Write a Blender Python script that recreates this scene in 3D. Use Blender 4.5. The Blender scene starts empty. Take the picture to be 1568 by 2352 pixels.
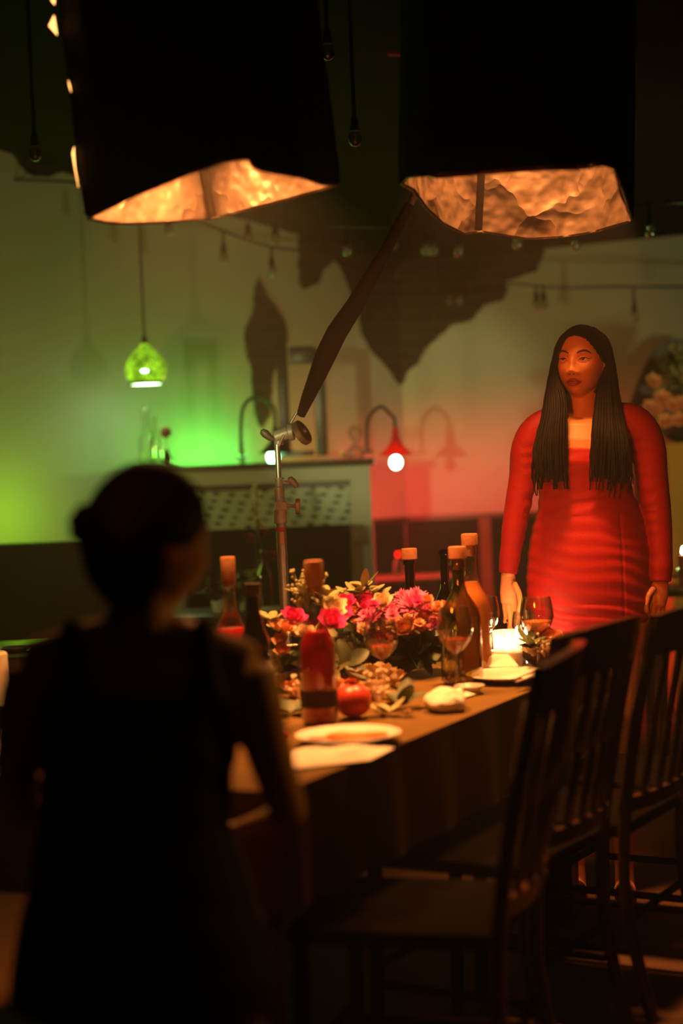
import bpy, bmesh, math, random
from mathutils import Vector, Matrix, noise
random.seed(7)
rnd = random.uniform
PI = math.pi
sc = bpy.context.scene
C = sc.collection
# ---------------------------------------------------------------- camera
FP = 3920.0            # focal length in pixels of the 1568x2352 frame (60 mm, 36 mm tall film)
CAMZ = 1.36
PITCH, ROLL = math.atan(116/FP), 0.042
_F = Vector((0, math.cos(PITCH), -math.sin(PITCH)))
_u0 = Vector((0, math.sin(PITCH), math.cos(PITCH)))
_R = Vector((1, 0, 0))*math.cos(ROLL) - _u0*math.sin(ROLL)
_U = Vector((1, 0, 0))*math.sin(ROLL) + _u0*math.cos(ROLL)
CAMP = Vector((0, 0, CAMZ))
cd = bpy.data.cameras.new('camera')
cd.lens = 60; cd.sensor_fit = 'VERTICAL'; cd.sensor_height = 36; cd.sensor_width = 24
cd.clip_start = .05; cd.clip_end = 60
cd.dof.use_dof = True; cd.dof.focus_distance = 5.25; cd.dof.aperture_fstop = 1.35
cam = bpy.data.objects.new('camera', cd); C.objects.link(cam); sc.camera = cam
cam.matrix_world = Matrix(((_R.x, _U.x, -_F.x, 0), (_R.y, _U.y, -_F.y, 0), (_R.z, _U.z, -_F.z, CAMZ), (0, 0, 0, 1)))
# ---------------------------------------------------------------- look, world
vs = sc.view_settings
vs.view_transform = 'Standard'; vs.look = 'None'; vs.gamma = 1; vs.use_curve_mapping = False
vs.exposure = 0.0
sc.cycles.use_denoising = True
sc.cycles.max_bounces = 10; sc.cycles.transparent_max_bounces = 24
sc.cycles.sample_clamp_indirect = 3.0; sc.cycles.sample_clamp_direct = 0
sc.cycles.caustics_reflective = False; sc.cycles.caustics_refractive = False
w = bpy.data.worlds.new('world'); sc.world = w; w.use_nodes = True
w.node_tree.nodes['Background'].inputs[0].default_value = (.02, .02, .012, 1)
w.node_tree.nodes['Background'].inputs[1].default_value = 0.3
# faint haze added to the room's air for soft glow round the lights
hz = w.node_tree.nodes.new('ShaderNodeVolumeScatter'); hz.inputs['Color'].default_value = (1, 1, 1, 1); hz.inputs['Density'].default_value = .012; hz.inputs['Anisotropy'].default_value = .55
w.node_tree.links.new(hz.outputs[0], w.node_tree.nodes['World Output'].inputs['Volume'])

def ray(px, py):
    return _F*FP + _R*(px-784) - _U*(py-1176)
def pt(px, py, d):
    r = ray(px, py); return CAMP + r*(d/r.y)
def ptz(px, py, z):
    r = ray(px, py); return CAMP + r*((z-CAMZ)/r.z)
def hor(px):
    return 1060 - .042*(px-784)

def lamp(name, kind, loc, col, power, size=.1, aim=None, spot=None, blend=.5, size_y=None):
    l = bpy.data.lights.new(name, kind); l.energy = power; l.color = col
    if kind == 'AREA':
        l.size = size
        if size_y: l.shape = 'RECTANGLE'; l.size_y = size_y
    else: l.shadow_soft_size = size
    if kind == 'SPOT': l.spot_size = spot; l.spot_blend = blend
    o = bpy.data.objects.new(name, l); C.objects.link(o); o.location = loc
    if aim is not None:
        o.rotation_euler = (Vector(aim)-Vector(loc)).to_track_quat('-Z', 'Y').to_euler()
    return o
# lights out of frame: most inferred from shadows and tint, last two added
lamp('wall_wash_light', 'SPOT', (-1.62, .7, 1.48), (.80, .82, .34), 850, .035, aim=(.58, 10.3, 1.62), spot=math.radians(9.5), blend=.75)
lamp('left_wall_light', 'SPOT', (-1.75, 6.1, 1.3), (.95, .70, .18), 44, .05, aim=(-.1, 10.0, 1.7), spot=math.radians(110), blend=.9)
lamp('right_wall_light', 'SPOT', (2.15, 6.6, 1.55), (.72, .84, .32), 52, .05, aim=(.4, 10.2, 1.8), spot=math.radians(105), blend=.9)
lamp('red_key_light', 'SPOT', (-.9, 1.0, 1.85), (1, .16, .008), 470, .22, aim=(.78, 5.2, 1.34), spot=math.radians(17), blend=.6)
lamp('added_rim_light', 'SPOT', (1.55, 3.30, 1.45), (1, .40, .05), 34, .06, aim=(-.12, 2.60, .90), spot=math.radians(28), blend=.8)  # added out of frame to rim the seated person's arm in orange
lamp('room_bounce_light', 'AREA', (1.6, 1.0, 2.9), (1, .62, .22), .4, 1.6, aim=(.4, 5, .6))  # added fill in place of light bounced round the room

# ---------------------------------------------------------------- materials
def mat(name, col, rough=.6, metal=0, spec=.5, emit=None, estr=0, var=.12, vscale=25, bump=0, bscale=60, trans=0, sss=0, coat=0, alpha=None):
    m = bpy.data.materials.new(name); m.use_nodes = True
    nt = m.node_tree; N = nt.nodes; L = nt.links
    b = N['Principled BSDF']
    b.inputs['Roughness'].default_value = rough; b.inputs['Metallic'].default_value = metal
    b.inputs['Specular IOR Level'].default_value = spec
    if trans: b.inputs['Transmission Weight'].default_value = trans
    if coat: b.inputs['Coat Weight'].default_value = coat
    if sss:
        b.inputs['Subsurface Weight'].default_value = sss; b.inputs['Subsurface Radius'].default_value = (.02, .006, .003); b.inputs['Subsurface Scale'].default_value = 1
    tc = N.new('ShaderNodeTexCoord')
    nz = N.new('ShaderNodeTexNoise'); nz.inputs['Scale'].default_value = vscale; nz.inputs['Detail'].default_value = 4
    L.new(tc.outputs['Object'], nz.inputs['Vector'])
    cr = N.new('ShaderNodeMix'); cr.data_type = 'RGBA'
    cr.inputs[6].default_value = (*[c*(1-var) for c in col], 1); cr.inputs[7].default_value = (*[min(1, c*(1+var)) for c in col], 1)
    L.new(nz.outputs['Fac'], cr.inputs[0]); L.new(cr.outputs[2], b.inputs['Base Color'])
    if bump:
        n2 = N.new('ShaderNodeTexNoise'); n2.inputs['Scale'].default_value = bscale; n2.inputs['Detail'].default_value = 5
        L.new(tc.outputs['Object'], n2.inputs['Vector'])
        bp = N.new('ShaderNodeBump'); bp.inputs['Strength'].default_value = bump; bp.inputs['Distance'].default_value = .01
        L.new(n2.outputs['Fac'], bp.inputs['Height']); L.new(bp.outputs['Normal'], b.inputs['Normal'])
    if emit:
        b.inputs['Emission Color'].default_value = (*emit, 1); b.inputs['Emission Strength'].default_value = estr
    return m
def glassmat(name, tint=(1, 1, 1), refl=.5, rough=.03):
    m = bpy.data.materials.new(name); m.use_nodes = True
    nt = m.node_tree; N = nt.nodes; L = nt.links
    N.remove(N['Principled BSDF'])
    out = N['Material Output']
    tr = N.new('ShaderNodeBsdfTransparent'); tr.inputs[0].default_value = (*tint, 1)
    gl = N.new('ShaderNodeBsdfGlossy'); gl.inputs['Roughness'].default_value = rough
    nz = N.new('ShaderNodeTexNoise'); nz.inputs['Scale'].default_value = 30
    rr = N.new('ShaderNodeMapRange'); rr.inputs[3].default_value = rough; rr.inputs[4].default_value = rough*2
    L.new(nz.outputs['Fac'], rr.inputs[0]); L.new(rr.outputs[0], gl.inputs['Roughness'])
    lw = N.new('ShaderNodeLayerWeight'); lw.inputs[0].default_value = refl
    mp = N.new('ShaderNodeMapRange'); mp.inputs[3].default_value = .05; mp.inputs[4].default_value = .95
    L.new(lw.outputs['Facing'], mp.inputs[0])
    mx = N.new('ShaderNodeMixShader')
    L.new(mp.outputs[0], mx.inputs[0]); L.new(tr.outputs[0], mx.inputs[1]); L.new(gl.outputs[0], mx.inputs[2]); L.new(mx.outputs[0], out.inputs[0])
    return m

# ---------------------------------------------------------------- mesh helpers
def finish(bm, name, smooth=True, ang=40):
    bmesh.ops.remove_doubles(bm, verts=bm.verts, dist=1e-6)
    bmesh.ops.recalc_face_normals(bm, faces=bm.faces)
    me = bpy.data.meshes.new(name); bm.to_mesh(me); bm.free()
    if smooth:
        for p in me.polygons: p.use_smooth = True
        try: me.set_sharp_from_angle(angle=math.radians(ang))
        except Exception: pass
    return me
def link(name, me, m, parent=None):
    o = bpy.data.objects.new(name, me); C.objects.link(o)
    if m is not None and len(me.materials) == 0: me.materials.append(m)
    if parent is not None: o.parent = parent
    return o
def root_loc(p):
    v = Vector((0, 0, 0))
    while p is not None: v = v + p.location; p = p.parent
    return v
def obj(name, bm, m, parent=None, world=False, smooth=True, ang=40):
    """bm in the parent's own frame, or in world coordinates when world=True (unrotated parents)."""
    if world and parent is not None:
        bmesh.ops.translate(bm, verts=bm.verts, vec=-root_loc(parent))
    return link(name, finish(bm, name, smooth, ang), m, parent)
def thing(name, label, cat, loc=(0, 0, 0), rotz=0, group=None):
    o = bpy.data.objects.new(name, None); C.objects.link(o); o.empty_display_size = .05
    o.location = loc; o.rotation_euler = (0, 0, rotz)
    return tag(o, label, cat, group)
def tag(o, label, cat, group=None):
    o['label'] = label; o['category'] = cat
    if group: o['group'] = group
    return o
def struct(name, bm, m, parent=None, smooth=False, **k):
    o = obj(name, bm, m, parent, smooth=smooth, **k)
    if parent is None: o['kind'] = 'structure'
    return o
def single(name, bm, m, label, cat, group=None, base=None, **k):
    """a thing that is one mesh; its origin at base"""
    if base is not None: bmesh.ops.translate(bm, verts=bm.verts, vec=-Vector(base))
    o = obj(name, bm, m, **k)
    if base is not None: o.location = base
    return tag(o, label, cat, group)
def dup(root, loc, rotz=0, label=None, group=None, scale=1, drop=()):
    r = root.copy(); C.objects.link(r); r.location = loc; r.rotation_euler = (0, 0, rotz); r.scale = (scale,)*3
    if label: r['label'] = label
    if group: r['group'] = group
    def rec(src, dst):
        for ch in list(src.children):
            if any(ch.name.startswith(d) for d in drop): continue
            c = ch.copy(); C.objects.link(c); c.parent = dst; rec(ch, c)
    rec(root, r)
    return r
def B(): return bmesh.new()
def box(bm, c, s, rot=None, bev=0):
    r = bmesh.ops.create_cube(bm, size=1)
    vs_ = r['verts']
    bmesh.ops.scale(bm, verts=vs_, vec=s)
    if bev:
        es = list({e for v in vs_ for e in v.link_edges})
        q = bmesh.ops.bevel(bm, geom=es, offset=bev, segments=2, affect='EDGES', profile=.5)
        vs_ = list({v for f in q['faces'] for v in f.verts} | {v for v in vs_ if v.is_valid})
    if rot is not None: bmesh.ops.rotate(bm, verts=vs_, cent=(0, 0, 0), matrix=rot)
    bmesh.ops.translate(bm, verts=vs_, vec=c)
    return bm
def bar(bm, a, b, wx, wy, up=(0, 0, 1), bev=0):
    """box from a to b"""
    a = Vector(a); b = Vector(b); t = (b-a).normalized(); u = Vector(up)
    if abs(t.dot(u)) > .98: u = Vector((0, 1, 0))
    x = t.cross(u).normalized(); y = x.cross(t).normalized()
    M = Matrix((x, y, t)).transposed()
    return box(bm, (a+b)/2, (wx, wy, (b-a).length), M, bev)
def lathe(bm, prof, n=28, c=(0, 0, 0), M=None):
    c = Vector(c); rings = []
    for r, z in prof:
        if r < 1e-5:
            p = Vector((0, 0, z)); rings.append([bm.verts.new(c + (M @ p if M else p))])
        else:
            ring = []
            for k in range(n):
                p = Vector((r*math.cos(2*PI*k/n), r*math.sin(2*PI*k/n), z)); ring.append(bm.verts.new(c + (M @ p if M else p)))
            rings.append(ring)
    for a, b in zip(rings, rings[1:]):
        for k in range(n):
            j = (k+1) % n
            if len(a) == 1 and len(b) == 1: continue
            if len(a) == 1: bm.faces.new((a[0], b[j], b[k]))
            elif len(b) == 1: bm.faces.new((a[k], a[j], b[0]))
            else: bm.faces.new((a[k], a[j], b[j], b[k]))
    return bm
def axisM(d):
    return Vector((0, 0, 1)).rotation_difference(Vector(d).normalized()).to_matrix()
def cyl(bm, a, b, r1, r2=None, n=20, rnd_=0):
    a = Vector(a); b = Vector(b); L = (b-a).length; r2 = r1 if r2 is None else r2
    e = rnd_
    prof = [(0, 0), (r1-e, 0), (r1, e), (r2, L-e), (r2-e, L), (0, L)] if e else [(0, 0), (r1, 0), (r2, L), (0, L)]
    return lathe(bm, prof, n, a, axisM(b-a))
def loft(bm, pts, rad, seg=20, ref=(0, 1, 0), cap=.5):
    """closed tube with elliptic sections; rad = r or (side, depth)"""
    pts = [Vector(p) for p in pts]; rings = []; ref = Vector(ref)
    n = len(pts)
    for i, p in enumerate(pts):
        t = (pts[min(i+1, n-1)]-pts[max(i-1, 0)]).normalized()
        s = t.cross(ref)
        s = s.normalized() if s.length > 1e-4 else Vector((1, 0, 0))
        d = s.cross(t).normalized()
        a, b = rad[i] if isinstance(rad[i], (tuple, list)) else (rad[i], rad[i])
        rings.append([bm.verts.new(p + s*a*math.cos(2*PI*k/seg) + d*b*math.sin(2*PI*k/seg)) for k in range(seg)])
    for a, b in zip(rings, rings[1:]):
        for k in range(seg): bm.faces.new((a[k], a[(k+1) % seg], b[(k+1) % seg], b[k]))
    def r0(r): return min(r) if isinstance(r, (tuple, list)) else r
    v0 = bm.verts.new(pts[0] + (pts[0]-pts[1]).normalized()*r0(rad[0])*cap)
    v1 = bm.verts.new(pts[-1] + (pts[-1]-pts[-2]).normalized()*r0(rad[-1])*cap)
    for k in range(seg):
        bm.faces.new((rings[0][(k+1) % seg], rings[0][k], v0)); bm.faces.new((rings[-1][k], rings[-1][(k+1) % seg], v1))
    return bm
def curve_pts(cp, n=24):
    """Catmull-Rom through control points"""
    cp = [Vector(p) for p in cp]; P = [cp[0]*2-cp[1]] + cp + [cp[-1]*2-cp[-2]]; out = []
    m = len(cp)-1
    for i in range(n+1):
        u = i/n*m; k = min(int(u), m-1); t = u-k
        a, b, c, d = P[k:k+4]
        out.append(.5*((2*b)+(c-a)*t+(2*a-5*b+4*c-d)*t*t+(3*b-a-3*c+d)*t**3))
    return out
def tube(bm, cp, r, n=24, seg=10, ref=(0, 1, 0.01), r2=None):
    p = curve_pts(cp, n) if n else [Vector(q) for q in cp]
    rr = [r + ((r2 if r2 is not None else r)-r)*i/(len(p)-1) for i in range(len(p))]
    return loft(bm, p, rr, seg, ref, .3)
def ell(bm, c, r, M=None, n=20):
    q = bmesh.ops.create_uvsphere(bm, u_segments=n, v_segments=max(8, n*2//3), radius=1)['verts']
    bmesh.ops.scale(bm, verts=q, vec=r)
    if M is not None: bmesh.ops.rotate(bm, verts=q, cent=(0, 0, 0), matrix=M)
    bmesh.ops.translate(bm, verts=q, vec=c)
    return bm
def remesh(bm, name, voxel, it=3, fac=.5, disp=None):
    me = bpy.data.meshes.new('tmp'); bm.to_mesh(me); bm.free()
    o = bpy.data.objects.new('tmp', me); C.objects.link(o)
    md = o.modifiers.new('r', 'REMESH'); md.mode = 'VOXEL'; md.voxel_size = voxel; md.use_smooth_shade = True
    if it:
        s = o.modifiers.new('s', 'SMOOTH'); s.factor = fac; s.iterations = it
    dg = bpy.context.evaluated_depsgraph_get(); dg.update()
    out = bpy.data.meshes.new_from_object(o.evaluated_get(dg), depsgraph=dg)
    bpy.data.objects.remove(o); bpy.data.meshes.remove(me)
    out.name = name
    if disp:
        nn = [v.normal.copy() for v in out.vertices]
        for v, q in zip(out.vertices, nn): v.co = v.co + q*disp(v.co)
    for p in out.polygons: p.use_smooth = True
    return out
def put_mesh(name, me, m, parent):
    me.transform(Matrix.Translation(-root_loc(parent)))
    return link(name, me, m, parent)
# ================================================================ materials used
M = {}
M['plaster'] = mat('plaster', (.50, .47, .40), .85, spec=.2, var=.05, vscale=2.5, bump=.15, bscale=14)
M['ceil'] = mat('dark_ceiling', (.020, .015, .008), .8, spec=.1, var=.3, vscale=1.5)
M['floor'] = mat('brown_floor', (.10, .048, .022), .7, spec=.15, var=.35, vscale=6)
M['wains'] = mat('dark_green_panelling', (.005, .030, .014), .6, spec=.15, var=.2)
M['darkwood'] = mat('dark_wood', (.055, .032, .018), .35, spec=.5, var=.35, vscale=9, bump=.1)
M['brownwood'] = mat('brown_wood', (.16, .085, .035), .5, var=.3, vscale=10, bump=.1)
M['chairm'] = mat('shade_dark_wood', (.005, .0035, .002), .9, spec=.02, var=.3)  # darkened chair finish for seats and legs, shade by the table painted in
M['chair'] = mat('black_lacquer', (.030, .018, .010), .22, spec=.6, coat=.4, var=.3)
M['blackfab'] = mat('black_fabric', (.010, .009, .007), .85, spec=.15, var=.3, vscale=40, bump=.3, bscale=90)
M['blackmet'] = mat('black_metal', (.012, .012, .010), .45, spec=.5, var=.2)
M['steel'] = mat('worn_steel', (.72, .62, .52), .32, metal=.75, var=.15, vscale=60, bump=.08)
M['steel_d'] = mat('cast_metal', (.60, .48, .38), .45, metal=.3, var=.2, vscale=50, bump=.15)
M['glass'] = glassmat('clear_glass', (.94, .95, .92), .35)
M['gglass'] = glassmat('green_glass', (.30, .46, .16), .4)
M['olglass'] = glassmat('olive_glass', (.50, .44, .10), .4)
M['brglass'] = glassmat('brown_glass', (.12, .06, .015), .45)
M['cork'] = mat('cork', (.42, .17, .06), .8, var=.3, vscale=160, bump=.2, bscale=200)
M['redliq'] = mat('red_drink', (.75, .004, .018), .2, emit=None, sss=.5, var=.1)
M['wine'] = mat('red_wine', (.35, .004, .010), .1, var=.1)
M['amber'] = mat('amber_glow_wine', (.90, .30, .05), .1, sss=.4, var=.1)  # saturated so candle glow sits in the colour; the pale wine shares it
M['white'] = mat('white_ceramic', (.80, .74, .62), .35, var=.04)
M['linen'] = mat('cream_linen', (.82, .74, .60), .9, var=.06, vscale=40, bump=.4, bscale=120)
M['cloth'] = mat('dark_tablecloth', (.15, .085, .022), .9, spec=.1, var=.15, vscale=30, bump=.2, bscale=140)
M['wax'] = mat('cream_wax', (.85, .76, .58), .5, sss=.4, var=.05)
M['leaf'] = mat('green_leaf', (.075, .105, .030), .5, var=.4, vscale=30)
M['leaf2'] = mat('pale_leaf', (.34, .32, .13), .6, var=.3, vscale=30)
M['pink'] = mat('pink_petal', (.92, .16, .42), .6, sss=.2, var=.2, vscale=30)
M['magenta'] = mat('magenta_petal', (.85, .03, .30), .6, sss=.2, var=.2, vscale=30)
M['cream'] = mat('cream_petal', (.86, .66, .42), .6, sss=.2, var=.12, vscale=30)
M['peach'] = mat('peach_petal', (.88, .42, .20), .6, sss=.2, var=.15, vscale=30)
M['redpet'] = mat('dark_red_petal', (.28, .025, .015), .6, var=.2)
M['redfruit'] = mat('red_fruit', (.62, .05, .02), .35, var=.3, vscale=18)
M['orange'] = mat('orange_slice_flesh', (.90, .20, .01), .45, var=.25, vscale=60)
M['hair'] = mat('black_braids', (.005, .003, .002), .6, spec=.12, var=.4, vscale=80)
M['skin'] = mat('warm_skin', (.60, .24, .085), .50, spec=.4, sss=.12, var=.07, vscale=14, bump=.08, bscale=300)
M['skin2'] = mat('seated_skin', (.36, .19, .09), .55, spec=.35, var=.08)
M['mustard'] = mat('mustard_cloth', (.42, .24, .03), .9, var=.1, vscale=20, bump=.2)
M['flame'] = mat('candle_flame', (1, .7, .3), .5, emit=(1, .62, .28), estr=150)
M['bulbred'] = mat('red_bulb', (1, .5, .4), .5, emit=(1, .50, .34), estr=30)
M['bulbgreen'] = mat('green_bulb', (.5, 1, .6), .5, emit=(.25, 1, .45), estr=30)
M['bulbg'] = glassmat('bulb_glass', (.70, .74, .66), .55, .12)
_m = bpy.data.materials.new('frosted_glass'); _m.use_nodes = True; _N = _m.node_tree.nodes; _L = _m.node_tree.links; _N.remove(_N['Principled BSDF'])
_a = _N.new('ShaderNodeBsdfTranslucent'); _a.inputs[0].default_value = (.95, .85, .75, 1); _b = _N.new('ShaderNodeBsdfDiffuse'); _b.inputs[0].default_value = (.8, .75, .68, 1); _t = _N.new('ShaderNodeBsdfTransparent')
_x = _N.new('ShaderNodeMixShader'); _x.inputs[0].default_value = .3; _y = _N.new('ShaderNodeMixShader'); _nz = _N.new('ShaderNodeTexNoise'); _nz.inputs['Scale'].default_value = 60
_mr = _N.new('ShaderNodeMapRange'); _mr.inputs[3].default_value = .25; _mr.inputs[4].default_value = .5; _L.new(_nz.outputs['Fac'], _mr.inputs[0]); _L.new(_mr.outputs[0], _y.inputs[0])
_L.new(_a.outputs[0], _x.inputs[1]); _L.new(_b.outputs[0], _x.inputs[2]); _L.new(_x.outputs[0], _y.inputs[1]); _L.new(_t.outputs[0], _y.inputs[2]); _L.new(_y.outputs[0], _N['Material Output'].inputs[0])
M['frost'] = _m
M['filament'] = mat('unlit_filament', (.75, .30, .10), .4, metal=.3)

def tilemat():
    m = bpy.data.materials.new('mosaic_tile'); m.use_nodes = True
    nt = m.node_tree; N = nt.nodes; L = nt.links; b = N['Principled BSDF']
    b.inputs['Roughness'].default_value = .35
    uv = N.new('ShaderNodeUVMap')
    rot = N.new('ShaderNodeMapping'); rot.inputs['Rotation'].default_value = (0, 0, math.radians(14)); rot.inputs['Scale'].default_value = (13, 27, 1)
    L.new(uv.outputs[0], rot.inputs[0])
    v = N.new('ShaderNodeTexVoronoi'); v.inputs['Scale'].default_value = 1; v.inputs['Randomness'].default_value = .15
    L.new(rot.outputs[0], v.inputs['Vector'])
    c = N.new('ShaderNodeMath'); c.operation = 'LESS_THAN'; c.inputs[1].default_value = .27
    L.new(v.outputs['Distance'], c.inputs[0])
    v2 = N.new('ShaderNodeTexVoronoi'); v2.inputs['Scale'].default_value = 46; v2.inputs['Randomness'].default_value = .3; v2.feature = 'DISTANCE_TO_EDGE'
    L.new(uv.outputs[0], v2.inputs['Vector'])
    g = N.new('ShaderNodeMapRange'); g.inputs[2].default_value = .08; g.inputs[3].default_value = .45; g.inputs[4].default_value = 1
    L.new(v2.outputs[0], g.inputs[0])
    mx = N.new('ShaderNodeMix'); mx.data_type = 'RGBA'
    mx.inputs[6].default_value = (.42, .47, .36, 1); mx.inputs[7].default_value = (.035, .05, .03, 1)
    L.new(c.outputs[0], mx.inputs[0])
    mu = N.new('ShaderNodeMix'); mu.data_type = 'RGBA'; mu.blend_type = 'MULTIPLY'; mu.inputs[0].default_value = 1
    L.new(mx.outputs[2], mu.inputs[6]); L.new(g.outputs[0], mu.inputs[7]); L.new(mu.outputs[2], b.inputs['Base Color'])
    return m
def brickmat():
    m = bpy.data.materials.new('exposed_brick'); m.use_nodes = True
    nt = m.node_tree; N = nt.nodes; L = nt.links; b = N['Principled BSDF']; b.inputs['Roughness'].default_value = .9
    uv = N.new('ShaderNodeUVMap'); br = N.new('ShaderNodeTexBrick')
    br.inputs['Scale'].default_value = 1; br.inputs['Brick Width'].default_value = .22; br.inputs['Row Height'].default_value = .075
    br.inputs['Mortar Size'].default_value = .006; br.inputs['Mortar Smooth'].default_value = .4
    br.inputs['Color1'].default_value = (.040, .020, .012, 1); br.inputs['Color2'].default_value = (.026, .014, .009, 1); br.inputs['Mortar'].default_value = (.075, .050, .03, 1)
    L.new(uv.outputs[0], br.inputs['Vector']); L.new(br.outputs['Color'], b.inputs['Base Color'])
    bp = N.new('ShaderNodeBump'); bp.inputs['Strength'].default_value = .6; bp.inputs['Distance'].default_value = .01; bp.invert = True
    L.new(br.outputs['Fac'], bp.inputs['Height']); L.new(bp.outputs['Normal'], b.inputs['Normal'])
    return m
def liningmat():
    m = mat('crinkled_silver_lining', (.165, .115, .08), .38, metal=.55, spec=.5, var=.06)
    nt = m.node_tree; N = nt.nodes; L = nt.links; b = N['Principled BSDF']
    tc = N.new('ShaderNodeTexCoord'); v = N.new('ShaderNodeTexVoronoi'); v.feature = 'F1'; v.inputs['Scale'].default_value = 5.5
    nz = N.new('ShaderNodeTexNoise'); nz.inputs['Scale'].default_value = 5; nz.inputs['Detail'].default_value = 3
    ad = N.new('ShaderNodeVectorMath'); L.new(tc.outputs['Object'], nz.inputs[0])
    sc_ = N.new('ShaderNodeVectorMath'); sc_.operation = 'SCALE'; sc_.inputs[3].default_value = .35
    L.new(nz.outputs['Color'], sc_.inputs[0]); L.new(tc.outputs['Object'], ad.inputs[0]); L.new(sc_.outputs[0], ad.inputs[1]); L.new(ad.outputs[0], v.inputs['Vector'])
    bp = N.new('ShaderNodeBump'); bp.inputs['Strength'].default_value = .9; bp.inputs['Distance'].default_value = .03
    L.new(v.outputs['Distance'], bp.inputs['Height']); L.new(bp.outputs['Normal'], b.inputs['Normal'])
    return m
M['tile'] = tilemat(); M['brick'] = brickmat(); M['lining'] = liningmat()

# ================================================================ room shell
def hp(px, d):
    p = pt(px, hor(px), d); return Vector((p.x, p.y, 0))
WP = [hp(-500, 7.81), hp(930, 10.4), hp(2100, 10.1)]
SEG = [(0, -600, 930), (1, 930, 2200)]
def wallpt(px, py, off=0.0, seg=None):
    for k, a, b in SEG:
        if (seg is None and a <= px < b) or seg == k: break
    A, Bp = WP[k], WP[k+1]; t = (Bp-A).normalized(); n = Vector((t.y, -t.x, 0))
    if n.y > 0: n = -n
    r = ray(px, py); s = (A + n*off - CAMP).dot(n)/r.dot(n)
    return CAMP + r*s
ctop = {0: wallpt(-500, 205).z, 1: wallpt(929.9, 613).z, 2: wallpt(2100, 495).z}
def prism(bm, pts2, z0, z1):
    """walls as 0.12 m thick slab outward"""
    return bm
for i, nm in ((0, 'wall_back_left'), (1, 'wall_back_right')):
    a, b = WP[i], WP[i+1]; t = (b-a).normalized(); n = Vector((-t.y, t.x, 0))
    if n.y < 0: n = -n
    bm = B(); f = [bm.verts.new(p) for p in ((a.x, a.y, 0), (b.x, b.y, 0), (b.x, b.y, ctop[i+1]+.02), (a.x, a.y, ctop[i]+.02))]
    g = [bm.verts.new(v.co + n*.12) for v in f]
    bm.faces.new(f); bm.faces.new(g[::-1])
    for k in range(4): bm.faces.new((f[k], g[k], g[(k+1) % 4], f[(k+1) % 4]))
    wl = struct(nm, bm, M['plaster'])
    if i == 0: WLEFT = wl
    if i == 1: WRIGHT = wl
XL, XR, YN, ZN = WP[0].x-.01, WP[2].x+.01, -2.0, 3.25
struct('floor', box(B(), ((XL+XR)/2, 4.2, -.05), (XR-XL+.4, 13, .1)), M['floor'])
bm = B()
far = [bm.verts.new((WP[i].x, WP[i].y, ctop[i])) for i in range(3)]
far[0].co.x = XL; far[2].co.x = XR
for v in far: v.co.y += .10
mid = [bm.verts.new((v.co.x, 6.4, ZN+.15)) for v in far]; nr = [bm.verts.new((v.co.x, YN, ZN+.15)) for v in far]
for a, b in ((far, mid), (mid, nr)):
    for k in range(2): bm.faces.new((a[k], a[k+1], b[k+1], b[k]))
struct('ceiling', bm, M['ceil'])
struct('wall_left', box(B(), (XL-.05, 4, 1.7), (.1, 12.2, 3.5)), M['ceil'])
struct('wall_right', box(B(), (XR+.05, 4, 1.7), (.1, 12.2, 3.5)), M['ceil'])
struct('wall_near', box(B(), (0, YN-.05, 1.7), (XR-XL, .1, 3.5)), M['ceil'])

# exposed brick where plaster has come off
def patch(poly, seg, parent, nm='brick_patch'):
    bm = B(); vs_ = []; A = WP[seg]
    for x, y in poly: vs_.append(bm.verts.new(wallpt(x, y, .008, seg)))
    f = bm.faces.new(vs_)
    uvl = bm.loops.layers.uv.new('UVMap')
    for l in f.loops:
        q = l.vert.co-A; l[uvl].uv = (math.hypot(q.x, q.y), l.vert.co.z)
    ex = bmesh.ops.extrude_face_region(bm, geom=[f])
    t = (WP[seg+1]-A).normalized(); n = Vector((-t.y, t.x, 0)); n = n if n.y > 0 else -n
    bmesh.ops.translate(bm, verts=[e for e in ex['geom'] if isinstance(e, bmesh.types.BMVert)], vec=n*.012)
    bmesh.ops.triangulate(bm, faces=bm.faces[:])
    o = struct(nm, bm, M['brick'], parent)
    return o
def wob(poly, amp=2.2, step=9):
    """roughen the outline a little"""
    out = []; n = len(poly)
    for i in range(n):
        a, b = poly[i], poly[(i+1) % n]; L = math.hypot(b[0]-a[0], b[1]-a[1]); k = max(1, int(L/step))
        for j in range(k):
            u = j/k; q = (0 if j == 0 else rnd(-amp, amp)), (0 if j == 0 else rnd(-amp, amp))
            out.append((a[0]+(b[0]-a[0])*u+q[0], a[1]+(b[1]-a[1])*u+q[1]))
    return out
patch(wob([(28, 350), (45, 378), (60, 394), (78, 405), (110, 407), (132, 398), (150, 396), (175, 402), (260, 430), (290, 425), (200, 398), (100, 370)]), 0, WLEFT)
patch(wob([(595, 640), (585, 662), (583, 718), (568, 748), (562, 778), (568, 820), (579, 848), (581, 890), (585, 930), (592, 972), (604, 984), (618, 960), (624, 925), (626, 870), (636, 830), (655, 800), (662, 775), (655, 740), (636, 706), (612, 676), (601, 650)]), 0, WLEFT)
patch(wob([(686, 535), (686, 600), (687, 642), (697, 664), (730, 652), (746, 615), (768, 598), (777, 606), (790, 630), (803, 665), (826, 720), (830, 762), (850, 802), (870, 822), (895, 850), (917, 884), (921.5, 882), (909.5, 590), (800, 555)]), 0, WLEFT)
patch(wob([(909, 590), (921, 886), (938, 850), (960, 836), (975, 802), (1010, 770), (1040, 746), (1082, 736), (1110, 702), (1155, 690), (1166, 662), (1160, 646), (1195, 635), (1232, 624), (1256, 560), (1100, 575)]), 1, WRIGHT)

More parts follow.
